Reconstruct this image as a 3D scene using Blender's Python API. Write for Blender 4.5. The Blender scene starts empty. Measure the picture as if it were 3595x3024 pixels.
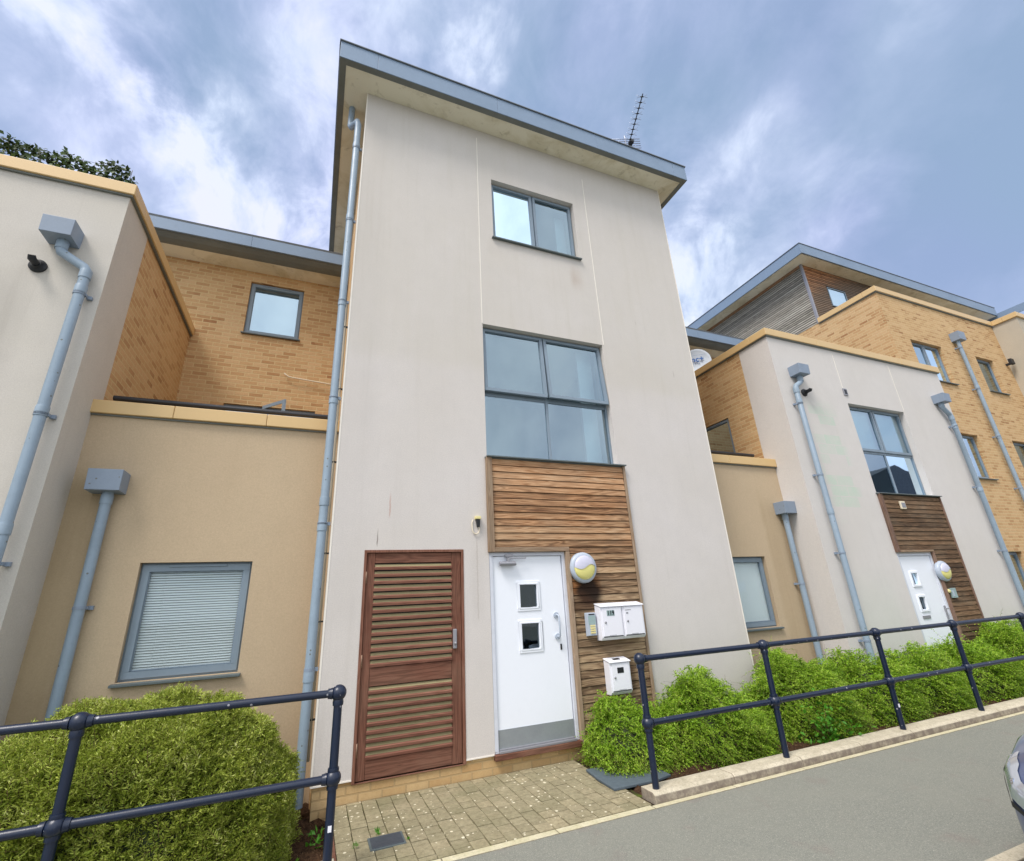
import bpy, bmesh, math, random
import numpy as np
from mathutils import Vector, Matrix
random.seed(7)
rng = np.random.default_rng(11)
SC = bpy.context.scene
COL = SC.collection

# ------------------------------------------------------------------ camera
cam_d = bpy.data.cameras.new('camera')
cam = bpy.data.objects.new('camera', cam_d)
COL.objects.link(cam)
_r = Vector((0.927128, 0.366857, -0.076735)).normalized()
CAM_LOC = Vector((0.0, -5.5, 1.7))
cam_d.sensor_width = 36.0
cam_d.sensor_fit = 'HORIZONTAL'
cam_d.lens = 16.464
cam_d.clip_start = 0.05
cam_d.clip_end = 3000.0
SC.camera = cam
ROT_VEC = (-.3552, -.3884, .0198)          # camera attitude (right/down/forward axes)
def _rod(w):
    w = np.array(w); th = np.linalg.norm(w); k = w/th
    K = np.array([[0, -k[2], k[1]], [k[2], 0, -k[0]], [-k[1], k[0], 0]])
    return np.eye(3)+np.sin(th)*K+(1-np.cos(th))*K@K
_m = _rod(ROT_VEC)
right = Vector((_m[0, 0], _m[0, 2], -_m[0, 1]))
up = Vector((-_m[1, 0], -_m[1, 2], _m[1, 1]))
fwd = Vector((_m[2, 0], _m[2, 2], -_m[2, 1]))
cam.matrix_world = Matrix(((right.x, up.x, -fwd.x, CAM_LOC.x), (right.y, up.y, -fwd.y, CAM_LOC.y),
                           (right.z, up.z, -fwd.z, CAM_LOC.z), (0, 0, 0, 1)))

# ------------------------------------------------------------------ render settings
SC.render.engine = 'CYCLES'
SC.view_settings.view_transform = 'Standard'
SC.view_settings.look = 'None'
SC.view_settings.gamma = 1.0
SC.view_settings.exposure = 1.48
SC.cycles.max_bounces = 8
SC.cycles.transparent_max_bounces = 12

# ------------------------------------------------------------------ light
SUN_EL, SUN_AZ = math.radians(56), math.radians(238)     # azimuth from +Y clockwise
sd = Vector((math.sin(SUN_AZ)*math.cos(SUN_EL), math.cos(SUN_AZ)*math.cos(SUN_EL), math.sin(SUN_EL)))
sun_d = bpy.data.lights.new('sun', 'SUN')
sun_d.energy = 1.2
sun_d.angle = math.radians(20)
sun_d.color = (1.0, 0.94, 0.88)
sun = bpy.data.objects.new('sun', sun_d)
sun.rotation_euler = sd.to_track_quat('Z', 'Y').to_euler()
sun.location = (0, -8, 20)
COL.objects.link(sun)

# ------------------------------------------------------------------ node helpers
class NT:
    def __init__(s, tree):
        s.t = tree; s.n = tree.nodes; s.l = tree.links
    def node(s, typ, **kw):
        n = s.n.new(typ)
        for k, v in kw.items(): setattr(n, k, v)
        return n
    def link(s, a, b): s.l.new(a, b)
    def setin(s, n, idx, v):
        if isinstance(v, bpy.types.NodeSocket): s.l.new(v, n.inputs[idx])
        else:
            if isinstance(v, (tuple, list)) and len(v) == 3 and n.inputs[idx].type == 'RGBA': v = (*v, 1)
            n.inputs[idx].default_value = v
    def math(s, op, a, b=0.0, c=None, clamp=False):
        n = s.node('ShaderNodeMath', operation=op, use_clamp=clamp)
        s.setin(n, 0, a); s.setin(n, 1, b)
        if c is not None: s.setin(n, 2, c)
        return n.outputs[0]
    def vmath(s, op, a, b):
        n = s.node('ShaderNodeVectorMath', operation=op)
        s.setin(n, 0, a); s.setin(n, 1, b)
        return n.outputs[1] if op in ('DOT_PRODUCT', 'LENGTH') else n.outputs[0]
    def mix(s, f, a, b, mode='MIX'):
        n = s.node('ShaderNodeMix', data_type='RGBA', blend_type=mode)
        s.setin(n, 0, f); s.setin(n, 6, a); s.setin(n, 7, b)
        return n.outputs[2]
    def noise(s, vec, scale, detail=4, rough=.55, dist=0.0):
        n = s.node('ShaderNodeTexNoise')
        s.setin(n, 'Vector', vec); s.setin(n, 'Scale', scale); s.setin(n, 'Detail', detail)
        s.setin(n, 'Roughness', rough); s.setin(n, 'Distortion', dist)
        return n.outputs[0]
    def ramp(s, fac, stops, interp='LINEAR'):
        n = s.node('ShaderNodeValToRGB'); cr = n.color_ramp; cr.interpolation = interp
        while len(cr.elements) > 2: cr.elements.remove(cr.elements[-1])
        for i, (p, c) in enumerate(stops):
            if len(c) == 3: c = (*c, 1)
            if i < 2: cr.elements[i].position = p; cr.elements[i].color = c
            else:
                e = cr.elements.new(p); e.color = c
        s.setin(n, 0, fac)
        return n.outputs[0]
    def rng(s, v, a, b, c=0.0, d=1.0, smooth=False):
        n = s.node('ShaderNodeMapRange', interpolation_type='SMOOTHSTEP' if smooth else 'LINEAR')
        s.setin(n, 0, v); s.setin(n, 1, a); s.setin(n, 2, b); s.setin(n, 3, c); s.setin(n, 4, d)
        return n.outputs[0]
    def mapping(s, vec, scale=(1, 1, 1), rot=(0, 0, 0), loc=(0, 0, 0)):
        n = s.node('ShaderNodeMapping'); s.setin(n, 0, vec)
        n.inputs[1].default_value = loc; n.inputs[2].default_value = rot; n.inputs[3].default_value = scale
        return n.outputs[0]

def S(r, g, b):
    f = lambda c: (c/255/12.92) if c/255 <= .04045 else ((c/255+.055)/1.055)**2.4
    return (f(r), f(g), f(b))

# ------------------------------------------------------------------ world (broken cloud)
W = bpy.data.worlds.new('World'); SC.world = W; W.use_nodes = True
w = NT(W.node_tree); w.n.clear()
sky = w.node('ShaderNodeTexSky', sky_type='NISHITA'); sky.sun_disc = False
sky.sun_elevation = SUN_EL; sky.sun_rotation = SUN_AZ
sky.air_density = 1.0; sky.dust_density = 1.5
tc = w.node('ShaderNodeTexCoord'); gv = tc.outputs['Generated']
# wispy streak field: stretched along one direction
st = w.mapping(gv, scale=(1.7, 1.0, 1.1), rot=(0.3, 0.5, 0.5))
n1 = w.noise(st, 2.0, 7, .55, .35)
n2 = w.noise(gv, 1.5, 4, .5, .2)
n3 = w.noise(gv, 7.0, 7, .62, .5)
n4 = w.noise(w.mapping(gv, scale=(1.35, .85, 1.0), rot=(.2, .3, .9)), 4.6, 8, .58, .25)
n5 = w.noise(w.mapping(gv, loc=(3, 1, 2)), 3.1, 4, .5, .2)
field = w.math('ADD', w.math('MULTIPLY', n1, .28), w.math('ADD', w.math('MULTIPLY', n2, .24), w.math('ADD', w.math('MULTIPLY', n3, .27), w.math('MULTIPLY', n4, .34))))
_nz = w.node('ShaderNodeTexNoise'); w.setin(_nz, 'Vector', gv); _nz.inputs['Scale'].default_value = 5.5; _nz.inputs['Detail'].default_value = 6
_sc = w.node('ShaderNodeVectorMath', operation='SCALE'); w.link(_nz.outputs[1], _sc.inputs[0]); _sc.inputs[3].default_value = .34
wgv = w.vmath('SUBTRACT', w.vmath('ADD', gv, _sc.outputs[0]), (.17, .17, .17))
wgv = w.vmath('NORMALIZE', wgv, (0, 0, 0))
def blob(d, r0, r1, wt):
    v = Vector(d).normalized()
    dp = w.vmath('DOT_PRODUCT', wgv, tuple(v))
    return w.rng(dp, math.cos(r1), math.cos(r0), 0.0, wt, True)
acc = None
for d, r0, r1, wt in [((-.307, .563, .767), .01, .12, .09), ((-.267, .624, .734), .0, .12, .11), ((-.25, .674, .695), .0, .10, .11),
                      ((-.338, .597, .728), 0, .09, .12), ((.60, .66, .45), 0, .16, .12), ((-.02, .80, .60), 0, .15, .09), ((-.05, .76, .65), .0, .22, .09), ((.146, .467, .872), 0, .11, .13),
                      ((.634, .582, .509), 0, .2, .17), ((.653, .431, .622), 0, .22, .10), ((-.12, .772, .62), 0, .2, .04),
                      ((.757, .275, .593), .05, .4, -.11), ((.403, .388, .829), .0, .28, -.07), ((.857, .24, .456), .0, .3, -.04),
                      ((-.417, .639, .646), 0, .2, -.03)]:
    b_ = blob(d, r0, r1*1.0, wt*1.15)
    acc = b_ if acc is None else w.math('ADD', acc, b_)
field = w.math('ADD', w.math('MULTIPLY', w.math('SUBTRACT', field, .54), 1.5), .525)
acc = w.math('ADD', w.math('MULTIPLY', acc, w.rng(w.math('ADD', w.math('MULTIPLY', n4, .6), w.math('MULTIPLY', n3, .4)), .36, .62, .15, 1.25)), field)
K = 4.35    # radiance scale of the authored sky tones against strength 0.1 and exposure +1
c = w.ramp(acc, [(.40, tuple(x*K/8 for x in S(142, 161, 196))), (.485, tuple(x*K/8 for x in S(158, 173, 208))),
                 (.57, tuple(x*K/8 for x in S(180, 191, 224))), (.645, tuple(x*K/8 for x in S(206, 214, 243))), (.73, tuple(x*K/8 for x in S(226, 228, 248)))])
c = w.mix(w.rng(n5, .38, .62, 0, .5), c, w.mix(1.0, c, (.96, 1.06, .93), 'MULTIPLY'))
c = w.vmath('SCALE', c, (0, 0, 0)); c.node.inputs[3].default_value = 8.0
c2 = w.mix(.08, c, sky.outputs[0])
# added fill: unseen bright sky lobe behind the viewer, lifting walls and side faces
lob = w.vmath('DOT_PRODUCT', gv, tuple(Vector((-.08, -.85, .48)).normalized()))
lob = w.rng(lob, .12, .85, 0, 1, True)
c2 = w.mix(w.math('MULTIPLY', lob, w.rng(n4, .35, .65, .42, .66)), c2, tuple(x*K*1.95 for x in S(224, 226, 224)))
bg = w.node('ShaderNodeBackground'); w.setin(bg, 0, c2); bg.inputs[1].default_value = 0.1
wo = w.node('ShaderNodeOutputWorld'); w.link(bg.outputs[0], wo.inputs[0])

# ------------------------------------------------------------------ mesh builder
class MB:
    def __init__(s): s.v = []; s.f = []; s.sm = []
    def quad(s, a, b, c, d, sm=False):
        i = len(s.v); s.v += [tuple(a), tuple(b), tuple(c), tuple(d)]; s.f.append((i, i+1, i+2, i+3)); s.sm.append(sm)
    def poly(s, pts, sm=False):
        i = len(s.v); s.v += [tuple(p) for p in pts]; s.f.append(tuple(range(i, i+len(pts)))); s.sm.append(sm)
    def box(s, x0, x1, y0, y1, z0, z1):
        if x0 > x1: x0, x1 = x1, x0
        if y0 > y1: y0, y1 = y1, y0
        if z0 > z1: z0, z1 = z1, z0
        s.hexa([(x0, y0, z0), (x1, y0, z0), (x1, y1, z0), (x0, y1, z0), (x0, y0, z1), (x1, y0, z1), (x1, y1, z1), (x0, y1, z1)])
        return s
    def hexa(s, p):
        i = len(s.v); s.v += [tuple(q) for q in p]
        for f in ((0, 3, 2, 1), (4, 5, 6, 7), (0, 1, 5, 4), (1, 2, 6, 5), (2, 3, 7, 6), (3, 0, 4, 7)):
            s.f.append(tuple(i+k for k in f)); s.sm.append(False)
        return s
    def prism(s, pts, vec):
        n = len(pts); i = len(s.v); vec = Vector(vec)
        s.v += [tuple(p) for p in pts]+[tuple(Vector(p)+vec) for p in pts]
        s.f.append(tuple(i+k for k in range(n-1, -1, -1))); s.f.append(tuple(i+n+k for k in range(n))); s.sm += [False, False]
        for k in range(n):
            a = k; b = (k+1) % n
            s.f.append((i+a, i+b, i+n+b, i+n+a)); s.sm.append(False)
        return s
    def tube(s, path, r, n=14, caps=True):
        path = [Vector(p) for p in path]
        rs = r if isinstance(r, (list, tuple)) else [r]*len(path)
        rings = []; ref = None
        for k, p in enumerate(path):
            if k == 0: d = path[1]-p
            elif k == len(path)-1: d = p-path[k-1]
            else: d = (path[k+1]-p).normalized()+(p-path[k-1]).normalized()
            d.normalize()
            if ref is None:
                ref = Vector((0, 0, 1)) if abs(d.z) < .9 else Vector((1, 0, 0))
            u = (ref-d*ref.dot(d)).normalized(); ref = u; q = d.cross(u)
            sc = 1.0
            if 0 < k < len(path)-1:
                cs = (path[k+1]-p).normalized().dot((p-path[k-1]).normalized())
                sc = 1.0/max(.6, math.sqrt((1+cs)/2))
            i = len(s.v)
            for j in range(n):
                a = 2*math.pi*j/n
                s.v.append(tuple(p+(u*math.cos(a)+q*math.sin(a))*rs[k]))
            rings.append(i)
        for a, b in zip(rings, rings[1:]):
            for j in range(n):
                s.f.append((a+j, a+(j+1) % n, b+(j+1) % n, b+j)); s.sm.append(True)
        if caps:
            s.f.append(tuple(rings[0]+j for j in range(n-1, -1, -1))); s.f.append(tuple(rings[-1]+j for j in range(n))); s.sm += [False, False]
        return s
    def lathe(s, c, axis, prof, n=32):
        # prof: list of (radius, distance along axis)
        axis = Vector(axis).normalized(); c = Vector(c)
        ref = Vector((0, 0, 1)) if abs(axis.z) < .9 else Vector((1, 0, 0))
        u = (ref-axis*ref.dot(axis)).normalized(); q = axis.cross(u); rings = []
        for r, h in prof:
            i = len(s.v)
            if r < 1e-6: s.v.append(tuple(c+axis*h)); rings.append((i, 1)); continue
            for j in range(n):
                a = 2*math.pi*j/n
                s.v.append(tuple(c+axis*h+(u*math.cos(a)+q*math.sin(a))*r))
            rings.append((i, n))
        for (a, na), (b, nb) in zip(rings, rings[1:]):
            for j in range(n):
                k = (j+1) % n
                if na == 1: s.f.append((a, b+k, b+j))
                elif nb == 1: s.f.append((a+j, a+k, b))
                else: s.f.append((a+j, a+k, b+k, b+j))
                s.sm.append(True)
        return s
    def ball(s, c, r, n=20, sx=1.0):
        m = 10
        return s.lathe(c, (0, 0, 1), [(r*math.sin(math.pi*k/m), -r*math.cos(math.pi*k/m)) for k in range(m+1)], n)
    def build(s, name, mat, parent=None, bevel=0.0, seg=2):
        off = Vector(parent.get('_loc', (0, 0, 0))) if parent else Vector((0, 0, 0))
        me = bpy.data.meshes.new(name)
        me.from_pydata([tuple(Vector(v)-off) for v in s.v], [], s.f)
        me.polygons.foreach_set('use_smooth', s.sm)
        bm = bmesh.new(); bm.from_mesh(me)
        bmesh.ops.remove_doubles(bm, verts=bm.verts, dist=1e-5)
        bmesh.ops.recalc_face_normals(bm, faces=bm.faces)
        for e in bm.edges:
            if len(e.link_faces) == 2 and e.calc_face_angle(0) > math.radians(42): e.smooth = False
        bm.to_mesh(me); bm.free()
        o = bpy.data.objects.new(name, me); COL.objects.link(o)
        if mat: me.materials.append(mat)
        if parent: o.parent = parent; o['_loc'] = tuple(off)
        else: o['_loc'] = (0, 0, 0)
        if bevel:
            b = o.modifiers.new('bevel', 'BEVEL'); b.width = bevel; b.segments = seg; b.limit_method = 'ANGLE'; b.angle_limit = math.radians(40)
            b.harden_normals = False
        return o

def thing(name, label, cat, loc=(0, 0, 0), group=None):
    o = bpy.data.objects.new(name, None); COL.objects.link(o)
    o.location = loc; o['_loc'] = tuple(loc); o.empty_display_size = .2
    o['label'] = label; o['category'] = cat
    if group: o['group'] = group
    return o
def tag(o, label, cat, group=None, kind=None):
    o['label'] = label; o['category'] = cat
    if group: o['group'] = group
    if kind: o['kind'] = kind
    return o
def struct(name, mb, mat, bevel=0.0):
    o = mb.build(name, mat, None, bevel); o['kind'] = 'structure'; return o

def grid_wall(mb, fn, u0, u1, z0, z1, th, ops):
    """wall with rectangular openings; fn(u,z,d) -> world point, d is depth into the wall"""
    us = sorted({u0, u1, *[v for o in ops for v in (o[0], o[1])]}); us = [u for u in us if u0 <= u <= u1]
    zs = sorted({z0, z1, *[v for o in ops for v in (o[2], o[3])]}); zs = [z for z in zs if z0 <= z <= z1]
    def hole(a, b, c, d):
        return any(o[0] <= a+1e-6 and o[1] >= b-1e-6 and o[2] <= c+1e-6 and o[3] >= d-1e-6 for o in ops)
    H = [[hole(us[i], us[i+1], zs[j], zs[j+1]) for j in range(len(zs)-1)] for i in range(len(us)-1)]
    for i in range(len(us)-1):
        for j in range(len(zs)-1):
            if H[i][j]: continue
            a, b, c, d = us[i], us[i+1], zs[j], zs[j+1]
            mb.quad(fn(a, c, 0), fn(b, c, 0), fn(b, d, 0), fn(a, d, 0))
            mb.quad(fn(b, c, th), fn(a, c, th), fn(a, d, th), fn(b, d, th))
            for (di, dj, p, q) in ((-1, 0, (a, c), (a, d)), (1, 0, (b, d), (b, c)), (0, -1, (b, c), (a, c)), (0, 1, (a, d), (b, d))):
                ii, jj = i+di, j+dj
                if ii < 0 or jj < 0 or ii >= len(us)-1 or jj >= len(zs)-1 or H[ii][jj]:
                    mb.quad(fn(*p, 0), fn(*q, 0), fn(*q, th), fn(*p, th))
    return mb
def facing(y):            # wall facing the street (-y)
    return lambda u, z, d: (u, y+d, z)
def side_left(x):         # wall facing -x, u runs along +y
    return lambda u, z, d: (x+d, u, z)
def side_right(x):        # wall facing +x
    return lambda u, z, d: (x-d, u, z)
def obox(mb, fn, u0, u1, z0, z1, d0, d1):
    mb.hexa([fn(u0, z0, d0), fn(u1, z0, d0), fn(u1, z0, d1), fn(u0, z0, d1), fn(u0, z1, d0), fn(u1, z1, d0), fn(u1, z1, d1), fn(u0, z1, d1)])
    return mb
#MATERIALS

# ------------------------------------------------------------------ materials
def new_mat(name):
    m = bpy.data.materials.new(name); m.use_nodes = True
    t = NT(m.node_tree); t.n.clear()
    out = t.node('ShaderNodeOutputMaterial'); p = t.node('ShaderNodeBsdfPrincipled')
    t.link(p.outputs[0], out.inputs[0]); t.p = p; t.out = out
    t.oc = t.node('ShaderNodeTexCoord').outputs['Object']
    t.geo = t.node('ShaderNodeNewGeometry')
    return m, t
def bump(t, h, strength=.3, dist=.01):
    b = t.node('ShaderNodeBump'); b.inputs['Strength'].default_value = strength; b.inputs['Distance'].default_value = dist
    t.link(h, b.inputs['Height']); t.link(b.outputs[0], t.p.inputs['Normal']); return b
def base(t, c, rough=.6, metal=0.0, spec=None):
    t.setin(t.p, 'Base Color', c); t.setin(t.p, 'Roughness', rough); t.setin(t.p, 'Metallic', metal)
    if spec is not None: t.p.inputs['Specular IOR Level'].default_value = spec

def mat_render(name, col, warm, patches=False, streaks=1.0, grime_tone=None, marks=None):
    """textured through-colour render: fine grain, broad mottling, faint run-off streaks"""
    m, t = new_mat(name)
    pos = t.geo.outputs['Position']
    big = t.noise(pos, .55, 4, .55, .3)
    mid = t.noise(pos, 3.2, 5, .6)
    fine = t.noise(pos, 95, 4, .75)
    c = t.mix(t.rng(big, .35, .68), col, warm)
    c = t.mix(t.rng(mid, .38, .72, 0, .3), c, tuple(x*.82 for x in col))
    c = t.mix(t.rng(fine, .38, .68, 0, .55), c, tuple(x*.66 for x in col))
    c = t.mix(t.rng(t.noise(pos, 48, 4, .8), .3, .7, 0, .36), c, tuple(x*.72 for x in col))
    c = t.mix(t.rng(t.noise(pos, 9, 5, .7), .5, .72, 0, .14), c, tuple(x*.7 for x in col))
    sv = t.mapping(pos, scale=(5.0, 5.0, .25))
    s1 = t.noise(sv, 1.6, 5, .62, .2)
    c = t.mix(t.rng(s1, .56, .82, 0, .2*streaks), c, tuple(x*f for x, f in zip(col, (.62, .6, .55))))
    if patches:        # painted-over repair patches, block shaped, faint green
        br = t.node('ShaderNodeTexBrick')
        xz = t.node('ShaderNodeSeparateXYZ'); t.link(pos, xz.inputs[0])
        cb = t.node('ShaderNodeCombineXYZ'); t.link(xz.outputs[0], cb.inputs[0]); t.link(xz.outputs[2], cb.inputs[1])
        t.setin(br, 'Vector', cb.outputs[0]); br.inputs['Scale'].default_value = 1
        br.inputs['Brick Width'].default_value = .46; br.inputs['Row Height'].default_value = .2
        br.inputs['Mortar Size'].default_value = .012; br.inputs['Mortar Smooth'].default_value = .8
        t.setin(br, 'Color1', (0, 0, 0)); t.setin(br, 'Color2', (1, 1, 1)); t.setin(br, 'Mortar', (0, 0, 0))
        reg = t.math('MULTIPLY', t.rng(xz.outputs[0], 8.35, 8.6, 0, 1, True), t.rng(xz.outputs[0], 9.15, 9.4, 1, 0, True))
        regz = t.math('MULTIPLY', t.rng(xz.outputs[2], 2.6, 3.2, 0, 1, True), t.rng(xz.outputs[2], 4.7, 5.2, 1, 0, True))
        pm = t.math('MULTIPLY', t.math('MULTIPLY', reg, regz), t.rng(br.outputs[0], .3, .75, 0, 1))
        pm = t.math('MULTIPLY', pm, t.rng(t.noise(pos, 5, 4), .35, .6, .5, 1))
        c = t.mix(t.math('MULTIPLY', pm, .5), c, S(176, 205, 182))
        reg2 = t.math('MULTIPLY', t.rng(xz.outputs[0], 8.2, 8.6, 0, 1, True), t.rng(xz.outputs[0], 9.2, 9.7, 1, 0, True))
        reg2 = t.math('MULTIPLY', reg2, t.rng(xz.outputs[2], 1.2, 2.2, 1, 0, True))
        c = t.mix(t.math('MULTIPLY', reg2, .12), c, S(176, 205, 182))
    if grime_tone:
        for gx0, gx1, gz0, gz1, amt, gc in grime_tone:
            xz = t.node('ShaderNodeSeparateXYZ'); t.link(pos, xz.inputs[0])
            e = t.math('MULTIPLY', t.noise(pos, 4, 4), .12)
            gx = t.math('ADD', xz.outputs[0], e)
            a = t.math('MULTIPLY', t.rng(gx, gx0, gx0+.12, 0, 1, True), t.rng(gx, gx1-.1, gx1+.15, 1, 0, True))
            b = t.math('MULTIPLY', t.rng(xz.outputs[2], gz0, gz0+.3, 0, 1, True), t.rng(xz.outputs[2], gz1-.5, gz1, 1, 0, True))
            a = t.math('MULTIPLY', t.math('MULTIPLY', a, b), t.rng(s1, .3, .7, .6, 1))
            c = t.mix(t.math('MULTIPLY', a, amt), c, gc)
    for (mx0, mz0, mz1, mw, amt, mc) in (marks or []):
        xz = t.node('ShaderNodeSeparateXYZ'); t.link(pos, xz.inputs[0])
        dx_ = t.math('ABSOLUTE', t.math('SUBTRACT', t.math('ADD', xz.outputs[0], t.math('MULTIPLY', t.noise(pos, 14, 2), mw*2)), mx0+mw))
        a = t.math('MULTIPLY', t.rng(dx_, mw*.35, mw, 1, 0, True), t.math('MULTIPLY', t.rng(xz.outputs[2], mz0, mz0+.05, 0, 1), t.rng(xz.outputs[2], mz1-.12, mz1, 1, 0)))
        c = t.mix(t.math('MULTIPLY', a, amt), c, mc)
    base(t, c, .92, spec=.2)
    h = t.math('ADD', t.noise(pos, 190, 3, .65), t.math('MULTIPLY', t.noise(pos, 55, 3), .7))
    bump(t, h, .45, .0035)
    return m
WHITE = mat_render('white_render', S(221, 215, 211), S(214, 207, 199), marks=[(.635, 2.34, 2.56, .009, .7, S(104, 92, 84)), (.76, 2.66, 2.98, .012, .45, S(176, 120, 104)), (5.35, 5.1, 5.25, .012, .5, S(140, 128, 120)), (4.72, 6.0, 6.12, .01, .5, S(140, 128, 120)), (1.80, 1.5, 2.5, .012, .25, S(150, 136, 122))], grime_tone=[(1.74, 1.86, 1.4, 2.6, .22, S(150, 140, 128)), (3.55, 3.74, 6.4, 7.1, .5, S(160, 132, 116)), (2.1, 2.3, 6.7, 7.1, .3, S(150, 138, 122)), (-.5, 6.8, 4.6, 11.5, .22, S(186, 180, 160)), (.16, .55, 1.4, 9.4, .10, S(150, 145, 140))])  # the full-width upper zone paints a duller light tone into the colour
WHITE2 = mat_render('white_render_patched', S(222, 217, 213), S(214, 208, 201), patches=True, streaks=.8)
WHITE3 = mat_render('white_render_weathered', S(214, 208, 200), S(206, 200, 188), streaks=1.5, grime_tone=[(-3.6, -2.9, 3.2, 5.3, .35, S(150, 145, 138))])
TAN = mat_render('tan_render', S(203, 182, 153), S(196, 174, 145), streaks=.7,
                 grime_tone=[(-2.5, -2.02, -.2, 3.4, .5, S(140, 122, 88)), (-2.36, -1.7, 1.0, 2.4, .12, S(225, 205, 170)), (7.25, 7.9, -.2, 3.4, .3, S(150, 128, 96))])  # darker bands by both inner corners, plus one paler patch at left
CREAM = mat_render('cream_render', S(196, 186, 168), S(190, 180, 162), streaks=.7)

def brick_vec(t):
    pos = t.geo.outputs['Position']
    xz = t.node('ShaderNodeSeparateXYZ'); t.link(pos, xz.inputs[0])
    cb = t.node('ShaderNodeCombineXYZ'); t.link(t.math('SUBTRACT', xz.outputs[0], xz.outputs[1]), cb.inputs[0]); t.link(xz.outputs[2], cb.inputs[1])
    return pos, cb.outputs[0]
def mat_brick(name, bw=.225, rh=.075, stops=None, mortar=S(206, 182, 138)):
    m, t = new_mat(name)
    pos, vec = brick_vec(t)
    wob = t.node('ShaderNodeVectorMath', operation='SCALE'); nn = t.node('ShaderNodeTexNoise')
    t.setin(nn, 'Vector', pos); nn.inputs['Scale'].default_value = 14
    t.link(nn.outputs[1], wob.inputs[0]); wob.inputs[3].default_value = .006
    vec = t.vmath('ADD', vec, wob.outputs[0])
    br = t.node('ShaderNodeTexBrick'); t.setin(br, 'Vector', vec); br.inputs['Scale'].default_value = 1
    br.inputs['Brick Width'].default_value = bw; br.inputs['Row Height'].default_value = rh
    br.inputs['Mortar Size'].default_value = .0085; br.inputs['Mortar Smooth'].default_value = .25; br.inputs['Bias'].default_value = 0
    t.setin(br, 'Color1', (0, 0, 0)); t.setin(br, 'Color2', (1, 1, 1)); t.setin(br, 'Mortar', (.5, .5, .5))
    reg = t.noise(pos, 1.6, 3, .6)
    v = t.math('ADD', br.outputs[0], t.math('MULTIPLY', t.math('SUBTRACT', reg, .5), .55))
    stops = stops or [(.0, S(207, 173, 132)), (.5, S(200, 164, 121)), (.8, S(191, 153, 111)), (.98, S(178, 138, 98)), (1.12, S(162, 120, 84))]
    c = t.ramp(v, stops)
    c = t.mix(t.rng(t.noise(pos, 42, 4, .7), .4, .75, 0, .3), c, S(160, 116, 68))
    c = t.mix(br.outputs[1], c, mortar)
    c = t.mix(t.rng(t.noise(pos, .8, 4), .5, .8, 0, .25), c, S(226, 198, 150))
    base(t, c, .9, spec=.2)
    h = t.math('ADD', t.math('MULTIPLY', br.outputs[1], -1.0), t.math('MULTIPLY', t.noise(pos, 60, 4, .7), .5))
    bump(t, h, .7, .006)
    return m
BRICK = mat_brick('buff_brick')
BRICK_PL = mat_brick('buff_plinth_brick', .225, .075, [(.0, S(200, 172, 128)), (.6, S(192, 161, 116)), (1.0, S(182, 146, 100)), (1.2, S(172, 132, 92))], S(176, 150, 110))

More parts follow.
